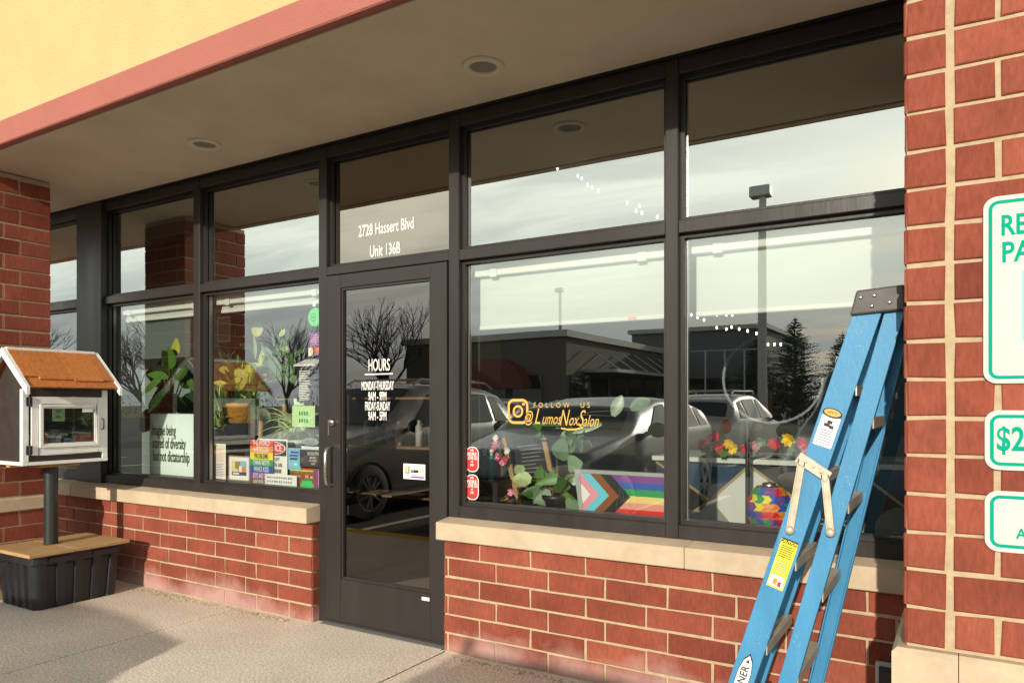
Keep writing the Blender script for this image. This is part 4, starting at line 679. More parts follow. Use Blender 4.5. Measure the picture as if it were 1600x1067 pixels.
sheet('poster', 'dark red poster with a green flask and a rainbow band at the top', 'poster', -3.705, -3.47, 0.770, 0.893, 0.125, 'brown', [(0, 0.9, 0.90, 0.97, 'red'), (0, 0.9, 0.84, 0.90, 'yellow'), (0, 0.9, 0.77, 0.84, 'green'), (0.42, 0.92, 0.0, 0.22, 'neon'), (0.48, 0.86, 0.2, 0.36, 'neon'), (0.56, 0.78, 0.34, 0.46, 'green'), (0.6, 0.72, 0.5, 0.66, 'lightpink'), (0.3, 0.42, 0.5, 0.6, 'lightpink'), (0.8, 0.88, 0.5, 0.6, 'lemon')])
sheet('poster', 'narrow pink poster with a purple edge beside the door post', 'poster', -3.475, -3.335, 0.775, 0.895, 0.122, 'purple', [(0.2, 0.75, 0.05, 0.9, 'lightpink'), (0.3, 0.6, 0.1, 0.4, 'pink'), (0.75, 1, 0, 1, 'navy')])
a = MB(); a.prism([(-3.495 + 0.075 * math.cos(k * 0.2618), 0.10, 1.062 + 0.027 * math.sin(k * 0.2618)) for k in range(24)], (0, 0.002, 0)); a.text('WALK IN', (-3.495, 0.0990, 1.062), X1, Z1, 0.022, 0.9, m=1); o = a.build('sticker', [M['grey'], M['navy']], None, origin=(-3.495, 0.10, 1.035)); tag(o, 'grey oval sticker above the black sign', 'sticker')
sheet('green_note', 'pale green note with faint print taped beside the door post', 'note', -3.655, -3.452, 1.155, 1.288, 0.100, 'lime', [(0.3 + 0.11 * i, 0.37 + 0.11 * i, z_, z_ + 0.18, 'green') for i in range(4) for z_ in (0.2, 0.55)])
sheet('green_note', 'narrow lime note behind the printed green note', 'note', -3.655, -3.565, 1.292, 1.335, 0.112, 'lime')
bxh = thing('brochure_box', 'grey brochure holder with a white sloping lid beside the door post', 'brochure holder', (-3.53, 0.10, 1.31))
a = MB(); a.box(-3.60, -3.43, 0.085, 0.150, 1.312, 1.535); a.build('printed_front', M['black'], bxh, bevel=0.002)
a = MB(); [a.box(-3.575, -3.575 + rnd.uniform(0.06, 0.10), 0.0835, 0.0845, 1.325 + 0.0105 * i, 1.330 + 0.0105 * i) for i in range(18)]; a.build('print', M['paper'], bxh)
a = MB(); a.prism([(-3.615, 0.075, 1.537), (-3.425, 0.075, 1.537), (-3.425, 0.155, 1.575), (-3.595, 0.155, 1.575)], (0, 0.0, 0.010)); a.build('lid', M['white'], bxh)
a = MB(); a.prism([(-3.435 + 0.062 * math.cos(k * 0.2618), 0.085, 1.838 + 0.058 * math.sin(k * 0.2618)) for k in range(24)], (0, 0.002, 0), 0); ring(a, -3.450, 1.838, 0.05, 0.055, 0.024, 0.008, 0.0845, 1); a.box(-3.468, -3.44, 0.0840, 0.0845, 1.832, 1.846, 1); a.box(-3.455, -3.43, 0.084, 0.0845, 1.905, 1.925, 2); o = a.build('sticker', [M['neon'], M['green'], M['vinyl']], None, origin=(-3.45, 0.085, 1.78)); tag(o, 'round bright green sticker high on the glass beside the door', 'sticker')
sheet('sticker', 'purple square sticker under the round green sticker', 'sticker', -3.490, -3.35, 1.655, 1.745, 0.09, 'purple', L_(0.08, 0.6, 0.1, 0.9, 5, 'pink'))
sheet('sticker', 'small rainbow sticker with a white chevron under the purple one', 'sticker', -3.500, -3.35, 1.600, 1.652, 0.09, 'orange', [(0, 0.2, 0, 1, 'vinyl'), (0.12, 0.28, 0.2, 0.8, 'lemon'), (0.28, 0.36, 0, 1, 'ink'), (0.36, 1, 0, 0.33, 'purple'), (0.36, 1, 0.33, 0.66, 'red')])
o = sheet('sticker', 'white rectangular sticker with coloured lettering on the door glass', 'sticker', -2.668, -2.515, 0.884, 0.968, 0.0108, 'vinyl', [(0.05, 0.3, 0.35, 0.85, 'grey'), (0.1, 0.22, 0.45, 0.8, 'lemon'), (0.36, 0.44, 0.42, 0.62, 'ink'), (0.46, 0.70, 0.42, 0.62, 'ink'), (0.74, 0.95, 0.45, 0.7, 'lemon'), (0.35, 0.95, 0.08, 0.2, 'purple'), (0.4, 0.8, 0.24, 0.30, 'grey')], th=0.0004)
for (z0, z1, lab) in ((0.938, 1.072, 'upper of two red capsule shaped stickers left of the gold lettering'), (0.790, 0.925, 'lower of two red capsule shaped stickers left of the gold lettering')):
    y = GY - 0.0015; s_ = thing('sticker', lab, 'sticker', (-2.232, y, z0), 'red capsule stickers'); a = MB(); a.poly(rrect(-2.272, -2.192, z0, z1, 0.034, y)); a.poly(rrect(-2.268, -2.196, z0 + 0.004, z1 - 0.004, 0.031, y - 0.0003), 1); a.build('backing', [M['vinyl'], M['red']], s_)
    a = MB()
    for b, q, sz in (('yelp', 0.88, 0.020), ('PEOPLE', 0.70, 0.026), ('LOVE US', 0.55, 0.026), ('on', 0.42, 0.018), ('yelp', 0.30, 0.020)): a.text(b, (-2.234, y - 0.0007, z0 + q * (z1 - z0)), X1, Z1, sz, 0.68, bold=0.014)
    a.build('lettering', M['vinyl'], s_)
# pride flag board
fb = thing('flag_board', 'grey framed board with a chevron rainbow flag standing on the window ledge', 'flag', (-1.40, 0.14, 0.765))
x0, x1, z0, z1, y = -1.655, -1.09, 0.762, 0.955, 0.13
a = MB(); zt = 0.008
v = [(x0 - 0.012, z1 + 0.02), (x1, z1 + 0.02), (x1, z1), (x0 + 0.02, z1), (x0 + 0.045, z0), (x0 + 0.018, z0)]
a.prism([(p, y - 0.004, q) for p, q in v], (0, 0.02, 0)); a.build('frame', M['galv'], fb, bevel=0.002)
a = MB(); mm = ['purple', 'blue', 'green', 'lemon', 'lightpink', 'red', 'ink', 'brown', 'cyan', 'pink', 'vinyl']; hgt = (z1 - z0) / 6
for i in range(6): a.poly([(x0 + 0.03, y, z1 - hgt * (i + 1)), (x1, y, z1 - hgt * (i + 1)), (x1, y, z1 - hgt * i), (x0 + 0.02, y, z1 - hgt * i)], i)
zm = (z0 + z1) / 2 - 0.005
for k, (ap, m_) in enumerate(((0.270, 6), (0.212, 7), (0.160, 8), (0.108, 9), (0.060, 10))):
    yy = y - 0.0006 * (k + 1); xl = x0 + 0.021; xb = x0 + 0.044; off = ap - (z1 - z0) / 2 * 1.05
    if off > 0: a.poly([(xb, yy, z0), (x0 + 0.03 + off, yy, z0), (x0 + 0.02 + ap, yy, zm), (x0 + 0.02 + off, yy, z1), (xl, yy, z1)], m_)
    else: hh = ap / 1.15; a.poly([(x0 + 0.035, yy, zm - hh), (x0 + 0.02 + ap, yy, zm), (x0 + 0.028, yy, zm + hh)], m_)
a.build('flag_print', [M[q] for q in mm], fb)

# ---- plants
def leafball(mb, u, v, y, ang, L, W, m=0, shape='oval', face=0.35, droop=0.15, n=5):
    p = at(u, v, y); d = Vector((math.cos(R(ang)), rnd.uniform(-0.35, 0.25), math.sin(R(ang)))); s_ = Vector((-math.sin(R(ang)), rnd.uniform(-face, face), math.cos(R(ang)))); mb.leaf(p, d, s_, L, W, droop, n, m, shape, 0.12); return p
def plant(name, lab, base, groups, stemr=0.006, pot=None, group=None, cat='plant'):
    r_ = thing(name, lab, cat, base, group); a = MB(); st_ = MB(); mats_ = []
    for (mname, leaves) in groups:
        if mname not in mats_: mats_.append(mname)
        for lf in leaves:
            p = leafball(a, *lf[:6], m=mats_.index(mname), **(lf[6] if len(lf) > 6 else {})); b = Vector(base) + Vector((0, 0, 0.02)); mid = b.lerp(p, 0.5) + Vector((rnd.uniform(-0.02, 0.02), 0, 0.03)); st_.tube([b, mid, p], [stemr, stemr * 0.8, stemr * 0.5], 5)
    a.build('foliage', [M[q] for q in mats_], r_); st_.build('stem', M['stem'], r_)
    if pot:
        pm, rt, rb_, h_ = pot; a = MB(); a.lathe([(0, -h_), (rb_, -h_), (rt, -0.015), (rt + 0.008, -0.012), (rt + 0.008, 0.01), (rt - 0.006, 0.01), (rt - 0.01, -0.01), (0, -0.01)], base, 24); a.build('pot', M[pm], r_)
    return r_
rn = lambda a, b: rnd.uniform(a, b)
b = at(268, 672, 0.42)
plant('fig_plant', 'big leaved dark green fig plant behind the mint sign', b, [('leafdark', [(262, 600, 0.42, 150, 0.26, 0.22), (268, 590, 0.40, 100, 0.26, 0.20), (262, 605, 0.38, 205, 0.26, 0.23), (280, 600, 0.42, 40, 0.23, 0.22), (285, 620, 0.40, -30, 0.22, 0.20), (262, 625, 0.36, 195, 0.25, 0.22), (275, 650, 0.35, 250, 0.22, 0.22), (258, 650, 0.36, 190, 0.23, 0.22), (285, 645, 0.40, -60, 0.21, 0.20), (270, 575, 0.45, 160, 0.26, 0.14), (272, 640, 0.34, 30, 0.21, 0.19), (240, 640, 0.36, 240, 0.18, 0.17)]),
   ('leaf', [(264, 575, 0.38, 70, 0.21, 0.17), (272, 590, 0.36, 20, 0.25, 0.10), (262, 590, 0.36, 165, 0.26, 0.07), (255, 585, 0.36, 215, 0.25, 0.07), (290, 590, 0.4, -20, 0.21, 0.07)]), ('leafyellow', [(266, 555, 0.40, 60, 0.18, 0.19)])], 0.008, ('pot_black', 0.13, 0.10, 0.24))
b = at(380, 632, 0.34)
plant('croton_plant', 'yellow green leafy plant in an ochre basket behind the letter', b, [('leafyellow', [(rn(355, 395), rn(575, 625), rn(.3, .4), rn(10, 170), rn(.09, .19), rn(.04, .075)) for _ in range(44)]), ('leaf', [(rn(350, 405), rn(575, 640), rn(.3, .4), rn(-40, 220), rn(.07, .13), rn(.04, .07)) for _ in range(52)]), ('leafdark', [(rn(360, 412), rn(600, 640), rn(.28, .36), rn(-120, 60), rn(.07, .12), rn(.05, .08)) for _ in range(30)])], 0.003, ('pot_orange', 0.125, 0.105, 0.13))
b = at(431, 597, 0.46)
plant('rubber_plant', 'tall rubber plant with one yellow leaf in a black pot on a stool', b, [('leafgrey', [(431, 588, 0.40, 92, 0.16, 0.13, dict(face=0.1, droop=0)), (438, 545, 0.44, 60, 0.11, 0.07), (425, 560, 0.44, 130, 0.14, 0.06), (445, 570, 0.46, 20, 0.15, 0.07), (420, 580, 0.44, 200, 0.14, 0.06), (428, 540, 0.46, 110, 0.12, 0.045), (450, 590, 0.44, -10, 0.12, 0.06), (412, 570, 0.42, 215, 0.13, 0.06)]), ('leafyellow', [(402, 526, 0.40, 105, 0.12, 0.12, dict(face=0.1, droop=0)), (405, 575, 0.42, 70, 0.13, 0.05)]), ('leafpale', [(452, 548, 0.42, 160, 0.09, 0.05), (405, 572, 0.40, 95, 0.15, 0.07, dict(face=0.1)), (415, 595, 0.4, 150, 0.12, 0.06), (436, 525, 0.45, 45, 0.08, 0.05), (398, 560, 0.42, 80, 0.2, 0.07), (392, 590, 0.4, 40, 0.18, 0.06), (470, 560, 0.5, 150, 0.16, 0.05), (418, 600, 0.38, 170, 0.2, 0.07)]), ('leaf', [(rn(395, 465), rn(540, 605), rn(.4, .52), rn(-20, 200), rn(.09, .17), rn(.04, .075)) for _ in range(26)])], 0.006, ('pot_black', 0.115, 0.09, 0.11))
st_ = thing('plant_stool', 'round wooden stool holding the rubber plant', 'stool', at(431, 690, 0.46)); bz = at(431, 628, 0.46)
a = MB(); a.lathe([(0, -0.012), (0.145, -0.012), (0.15, -0.006), (0.15, 0.006), (0, 0.008)], (b.x, b.y, b.z - 0.122), 28); a.build('seat', M['board'], st_)
for k in range(3): a = MB(); q = R(90 + 120 * k + 30); a.tube([(b.x + 0.09 * math.cos(q), b.y + 0.09 * math.sin(q), b.z - 0.135), (b.x + 0.16 * math.cos(q), b.y + 0.16 * math.sin(q), 0.0)], 0.018, 8); a.build('leg', M['board'], st_)
def blades(n, u0, v0, y, a0, a1, L0, L1, W=0.014, droop=0.6): return [(u0 + rn(-9, 9), v0 + rn(-8, 8), y + rn(-.05, .05), rn(a0, a1), rn(L0, L1), W, dict(shape='blade', droop=droop, n=7)) for _ in range(n)]
b = at(466, 690, 0.26)
plant('spider_plant', 'striped spider plant with long arching leaves beside the green note', b, [('leafpale', blades(52, 466, 668, 0.26, 10, 175, .16, .46)), ('leaf', blades(40, 466, 672, 0.28, 0, 180, .14, .40))], 0.002, ('pot_white', 0.07, 0.055, 0.05))
b = at(345, 668, 0.30)
plant('snake_plant', 'upright thin leaved plant in a dark pot behind the mullion', b, [('leafpale', blades(20, 345, 662, 0.3, 70, 125, .2, .42, 0.018, 0.1)), ('leaf', blades(26, 345, 662, 0.3, 55, 130, .2, .4, 0.02, 0.15)), ('leafyellow', blades(16, 350, 665, 0.28, 30, 150, .15, .42, 0.024, 0.4))], 0.002, ('pot_black', 0.09, 0.075, 0.09))
b = at(352, 575, 0.75)
plant('fern_plant', 'dark narrow leaved fern on the shelf behind the window mullion', b, [('leafdark', blades(40, 355, 570, 0.75, 10, 170, .12, .3, 0.016, 0.5))], 0.002, ('pot_black', 0.08, 0.06, 0.1))
b = at(868, 775, 0.22)
plant('pothos_plant', 'round leaved pothos with pale leaves beside the flag board', b, [('leaf', [(rn(835, 890), rn(745, 775), rn(.18, .3), rn(-30, 210), rn(.07, .13), rn(.05, .08), dict(shape='heart')) for _ in range(16)]), ('leafgrey', [(862, 775, 0.17, 200, 0.10, 0.09, dict(shape='heart', face=0.1, droop=0)), (845, 765, 0.17, 230, 0.09, 0.08, dict(shape='heart', face=0.1)), (895, 780, 0.17, 260, 0.10, 0.09, dict(shape='heart', face=0.1, droop=0)), (870, 715, 0.25, 60, 0.13, 0.11, dict(shape='heart', face=0.1, droop=0)), (900, 735, 0.22, 120, 0.11, 0.09, dict(shape='heart'))]), ('leafpale', [(830, 750, 0.2, 170, 0.11, 0.08), (815, 742, 0.2, 120, 0.07, 0.07)])], 0.004, ('pot_black', 0.07, 0.055, 0.06))
b = at(875, 668, 0.6)
plant('trailing_plant', 'bright green trailing plant below the gold lettering', b, [('leaf', [(rn(845, 905), rn(668, 690), rn(.5, .65), rn(150, 390), rn(.06, .10), rn(.045, .06), dict(shape='heart')) for _ in range(34)]), ('leafgrey', [(958, 650, 0.45, 75, 0.14, 0.07), (940, 662, 0.45, 190, 0.16, 0.05), (985, 640, 0.5, 30, 0.16, 0.07)])], 0.003, ('pot_black', 0.10, 0.08, 0.12))
def flowers(name, lab, base, spec, stemlen=0.05):
    r_ = thing(name, lab, 'flowers', base); a = MB(); st_ = MB(); ms = []
    for (u, v, y, rad, mm) in spec:
        if mm not in ms: ms.append(mm)
        p = at(u, v, y)
        for k in range(9): q = 6.283 * k / 9 + rnd.random(); a.leaf(p, (math.cos(q), -0.5 - rnd.random() * 0.5, math.sin(q)), (-math.sin(q), 0, math.cos(q)), rad * 0.72, rad * 0.5, 0.1, 2, ms.index(mm))
        st_.tube([p, Vector(base).lerp(p, 0.3)], 0.002, 4)
    a.build('petals', [M[q] for q in ms], r_); st_.build('stem', M['stem'], r_); return r_
fs = []
for u, v, mm in ((1108, 688, 'flower_pink'), (1118, 680, 'flower_red'), (1105, 700, 'leaf'), (1125, 698, 'flower_red'), (1140, 692, 'flower_yellow'), (1146, 700, 'flower_yellow'), (1132, 705, 'leaf'), (1098, 694, 'flower_red')): fs.append((u, v, 1.12, 0.055, mm))
flowers('flower_bunch', 'red and yellow silk flowers on the desk edge left of the lamp stand', at(1120, 715, 1.12), fs)
flowers('flower_bunch', 'pink and dark red silk flowers right behind the lamp stand', at(1170, 712, 1.12), [(1165, 700, 1.12, 0.05, 'flower_red'), (1180, 696, 1.12, 0.05, 'flower_pink'), (1176, 706, 1.12, 0.045, 'leafgrey'), (1190, 690, 1.12, 0.05, 'leafgrey')])
flowers('flower_bunch', 'dark red and yellow silk flowers on the desk nearest the ladder', at(1225, 708, 1.12), [(1210, 692, 1.12, 0.06, 'flower_red'), (1232, 686, 1.12, 0.065, 'flower_yellow'), (1255, 692, 1.12, 0.055, 'flower_red'), (1258, 700, 1.12, 0.05, 'flower_pink'), (1240, 700, 1.12, 0.04, 'leaf')])
flowers('flower_bunch', 'pink and red silk flowers beside the wooden easel', at(790, 735, 0.35), [(rn(772, 794), rn(682, 722), 0.35, 0.035, mm) for mm in ('flower_red', 'flower_pink', 'flower_pink', 'flower_red', 'paper', 'flower_pink', 'flower_red', 'flower_pink', 'paper', 'flower_red')])
flowers('flower_bunch', 'dried brown and cream flowers low behind the red stickers', at(775, 785, 0.25), [(rn(742, 805), rn(752, 782), rn(.2, .32), 0.04, mm) for mm in ('brown', 'paper', 'ink', 'brown', 'lightpink', 'ink', 'tan', 'ink', 'brown', 'ink', 'pink', 'ink')])
# easel with black price board
ez_ = thing('easel', 'wooden easel holding a black printed board behind the gold lettered window', 'easel', at(828, 800, 0.40))
y = 0.42; p0, p1, p2, p3 = at(800, 688, y), at(848, 682, y), at(858, 752, y), at(812, 756, y)
a = MB(); a.prism([p3, p2, p1, p0], (0, 0.006, 0)); bd = a.build('black_board', M['black'], ez_)
a = MB(); ux = (p1 - p0).normalized(); uz = (p0 - p3).normalized()
for i in range(9): o_ = p3.lerp(p0, 0.15 + 0.085 * i) + ux * rn(.02, .05) + Vector((0, -0.001, 0)); a.poly([o_, o_ + ux * rn(.10, .17), o_ + ux * 0.11 + uz * 0.005, o_ + uz * 0.005])
a.build('print', M['gasket2'], bd)
for (ua, va, ub, vb) in ((787, 684, 812, 790), (850, 684, 872, 790)): a = MB(); a.bar(at(ua, va, 0.41), at(ub, vb, 0.40), 0.026, 0.016, (0, 1, 0)); a.build('leg', M['board'], ez_)
a = MB(); a.bar(at(803, 758, 0.40), at(862, 756, 0.40), 0.02, 0.02, (0, 1, 0)); a.build('ledge', M['board'], ez_)
ds = MB(); p = at(755, 748, 0.34); ds.box(p.x - 0.14, p.x + 0.16, 0.24, 0.46, 0.701, p.z); o = ds.build('display_block', M['black'], None, bevel=0.004, origin=(p.x, 0.35, 0.701)); tag(o, 'black display block under the teal bottles', 'block')
for k, u in enumerate((745, 757, 768)):
    q = at(u, 748, 0.34); r_ = thing('bottle', ('leftmost teal bottle on the black block', 'middle teal bottle on the black block', 'rightmost teal bottle on the black block')[k], 'bottle', q, 'teal bottles in the window')
    a = MB(); a.lathe([(0, 0.0005), (0.020, 0.0005), (0.021, 0.01), (0.021, 0.115), (0.012, 0.128), (0.010, 0.135)], q, 16); a.build('body', M['tealbottle'], r_)
    a = MB(); a.lathe([(0.009, 0.135), (0.011, 0.150), (0.016, 0.152), (0.016, 0.168), (0, 0.17)], q, 12); a.build('cap', M['white'], r_)
# desk with a geometric front
dk = thing('reception_desk', 'reception desk with a geometric front of pale, tan and navy triangles', 'desk', (-0.55, 1.35, 0))
A = at(1050, 712, 1.2); yD = 1.2; zt_ = A.z; xa, xb = A.x - 0.1, 1.2
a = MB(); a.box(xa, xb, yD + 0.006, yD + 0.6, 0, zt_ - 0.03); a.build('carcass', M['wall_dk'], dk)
a = MB(); a.box(xa - 0.02, xb, yD - 0.03, yD + 0.62, zt_ - 0.0295, zt_); a.build('desk_top', M['deskwhite'], dk, bevel=0.003)
a = MB(); mm = ['deskwhite', 'tan', 'black', 'navy', 'grey']; g_ = MB(); nx, nz = 5, 2; cw, ch = (xb - xa) / nx, (zt_ - 0.04) / nz; kk = 0; seq = [0, 2, 1, 0, 4, 0, 3, 2, 0, 1, 0, 3, 0, 4, 2, 0]
for i in range(nx):
    for j in range(nz):
        xA, zA = xa + i * cw, 0.0 + j * ch; c4 = [(xA, zA), (xA + cw, zA), (xA + cw, zA + ch), (xA, zA + ch)]; cc = (xA + cw * rn(.35, .65), zA + ch * rn(.4, .6))
        for e_ in range(4):
            a.poly([(c4[e_][0], yD, c4[e_][1]), (c4[(e_ + 1) % 4][0], yD, c4[(e_ + 1) % 4][1]), (cc[0], yD, cc[1])], seq[kk % 16]); kk += 1
            g_.bar((c4[e_][0], yD - 0.004, c4[e_][1]), (cc[0], yD - 0.004, cc[1]), 0.014, 0.006, (0, 1, 0))
a.build('triangle_panel', [M[q] for q in mm], dk); g_.build('inlay_strip', M['deskgold'], dk)
# ring light on a stand
rl_ = thing('ring_light', 'large unlit ring light on a thin black stand inside the right window', 'ring light', at(1168, 860, 0.9)); c_ = at(1207, 592, 0.9)
a = MB(); k = 40; a.tube([c_ + Vector((0.235 * math.cos(6.2832 * i / k), 0.10 * math.cos(6.2832 * i / k), 0.235 * math.sin(6.2832 * i / k))) for i in range(k + 1)], 0.008, 8, cap=False); a.build('ring', M['grey'], rl_)
p = at(1168, 690, 0.9); a = MB(); a.tube([(p.x, 0.9, 0.02), (p.x, 0.9, c_.z - 0.22), (c_.x - 0.05, 0.9, c_.z - 0.23)], [0.012, 0.012, 0.008], 8); a.build('stand', M['black'], rl_)
for q in range(3): a = MB(); ang = R(30 + 120 * q); a.tube([(p.x, 0.9, 0.30), (p.x + 0.35 * math.cos(ang), 0.9 + 0.35 * math.sin(ang), 0.012)], 0.009, 6); a.build('leg', M['black'], rl_)
# rainbow lantern hanging behind the ladder
p = at(1202, 795, 0.32); ln = thing('cloth_lantern', 'round rainbow diamond patterned cloth lantern hanging behind the ladder', 'lantern', (p.x, 0.32, p.z - 0.11)); a = MB(); cols = ['red', 'orange', 'yellow', 'green', 'blue', 'purple']; nA, nB = 18, 12; v = []
for i in range(nB + 1):
    t_ = i / nB; rr_ = 0.030 + 0.072 * math.sin(math.pi * (0.08 + 0.84 * t_)) ** 0.7
    for j in range(nA): q = 6.2832 * (j + 0.5 * (i % 2)) / nA; v.append((p.x + rr_ * math.cos(q), 0.32 + rr_ * math.sin(q), p.z - 0.105 + 0.21 * t_))
for i in range(nB):
    for j in range(nA):
        o1 = i % 2; A_, B_ = i * nA + j, i * nA + (j + 1) % nA; C_, D_ = (i + 1) * nA + j, (i + 1) * nA + (j + 1) % nA
        a.add([v[A_], v[B_], v[D_], v[C_]], [(0, 1, 2, 3)], (i // 2 + ((j + i // 2) // 3) * 2 + (j % 3 == 0)) % 6)
a.build('cloth', [M[q] for q in cols], ln); a = MB(); a.lathe([(0.03, 0.104), (0.032, 0.118), (0.022, 0.122)], p, 14); a.tube([(p.x, 0.32, p.z + 0.12), (p.x, 0.32, p.z + 0.15)], 0.004, 6); a.build('clip', M['steel'], ln)
p = at(1412, 822, 0.45); a = MB(); a.ball((p.x, p.y, p.z - 0.02), 0.115, n=20, sq=(1, 1, 0.9)); o = a.build('pouf', M['greycloth'], None, origin=(p.x, p.y, p.z - 0.12)); tag(o, 'fuzzy grey round cushion beside the brick pier', 'cushion')
cb = thing('salon_chair', 'low black salon chair below the desk inside the right window', 'chair', at(1098, 870, 0.55)); p = at(1092, 815, 0.55); a = MB(); a.box(p.x - 0.16, p.x + 0.17, 0.42, 0.48, p.z - 0.16, p.z + 0.03); a.build('backrest', M['black'], cb, bevel=0.025, seg=3); a = MB(); a.box(p.x - 0.2, p.x + 0.2, 0.485, 0.95, p.z - 0.25, p.z - 0.13); a.build('seat', M['black'], cb, bevel=0.03, seg=3); a = MB(); a.tube([(p.x, 0.7, p.z - 0.25), (p.x, 0.7, 0.03)], 0.03, 12); a.lathe([(0, 0.0), (0.24, 0.0), (0.24, 0.02), (0.03, 0.035)], (p.x, 0.7, 0), 24); a.build('base', M['steel'], cb)
p = at(338, 515, 1.26); sheet('picture', 'pale framed picture on the grey green wall behind the mullion', 'picture', p.x - 0.02, p.x + 0.16, p.z - 0.12, p.z + 0.12, 1.285, 'paper', [(0.1, 0.9, 0.08, 0.92, 'wall_in'), (0.5, 0.75, 0.15, 0.35, 'grey')], th=0.01)
# shelf with bottles seen through the door
sx0, sx1 = at(545, 695, 1.9).x, at(672, 700, 1.9).x + 0.5; zs = at(610, 697, 1.9).z
sh = thing('display_shelf', 'wall shelf of hair products seen through the door glass', 'shelf', ((sx0 + sx1) / 2, 2.05, 0)); a = MB(); a.box(sx0, sx1, 1.9, 2.2, zs - 0.02, zs); a.build('shelf_board', M['board'], sh); a = MB(); a.box(sx0, sx1, 1.9, 2.2, zs - 0.46, zs - 0.44); a.box(sx0, sx1, 1.95, 2.2, zs + 0.42, zs + 0.44); a.build('shelf_board', M['board'], sh); a = MB(); a.box(sx0 - 0.02, sx0, 1.9, 2.22, 0, 1.9); a.box(sx1, sx1 + 0.02, 1.9, 2.22, 0, 1.9); a.build('side_panel', M['wall_dk'], sh)
for k in range(9):
    x = sx0 + 0.12 + k * 0.125 + rn(-.02, .02); h_ = rn(0.14, 0.26); c_ = ('white', 'tealbottle', 'grey', 'paper', 'black')[k % 5]; a = MB(); a.lathe([(0, 0.001), (0.032, 0.001), (0.033, h_ * 0.75), (0.016, h_ * 0.85), (0.014, h_), (0, h_)], (x, 2.02, zs), 12); o = a.build('bottle', M[c_], None, origin=(x, 2.02, zs)); tag(o, {'white': 'white product bottle on the shelf behind the door glass', 'tealbottle': 'teal product bottle on the shelf behind the door glass', 'grey': 'grey product bottle on the shelf behind the door glass', 'paper': 'cream product bottle on the shelf behind the door glass', 'black': 'black product bottle on the shelf behind the door glass'}[c_], 'bottle', 'bottles on the shelf behind the door')
# strings of little lights deep in the room
for (lab, pts, y) in (('sparse string of small lit lights behind the upper middle window', [(866, 256), (871, 264), (903, 275), (909, 279), (918, 289), (925, 293), (935, 298), (980, 317), (994, 330), (999, 322), (1003, 333), (1027, 339)], 1.25), ('fine string of small lit lights behind the right window above the lamp ring', [(1071, 490), (1080, 492), (1090, 496), (1100, 500), (1120, 492), (1135, 492), (1144, 492), (1120, 512), (1135, 514), (1143, 511), (1155, 514), (1168, 517), (1182, 521), (1200, 538), (1210, 538), (1220, 538)], 2.2)):
    r_ = thing('string_light', lab, 'string light', at(*pts[0], y), 'strings of lights inside the shop'); a = MB(); c2 = MB()
    for i, (u, v) in enumerate(pts): p = at(u, v, y); a.ball(p, 0.0075, n=8, sq=(1, 1, 1.6)); c2.tube([p + Vector((0, 0, 0.015)), p + Vector((0, 0, 0.06))], 0.003, 4)
    c2.tube([at(u, v, y) + Vector((0, 0, 0.06)) for u, v in pts], 0.0025, 4); a.build('bulb', M['bulb'], r_); c2.build('cord', M['black'], r_)
#--MORE2--

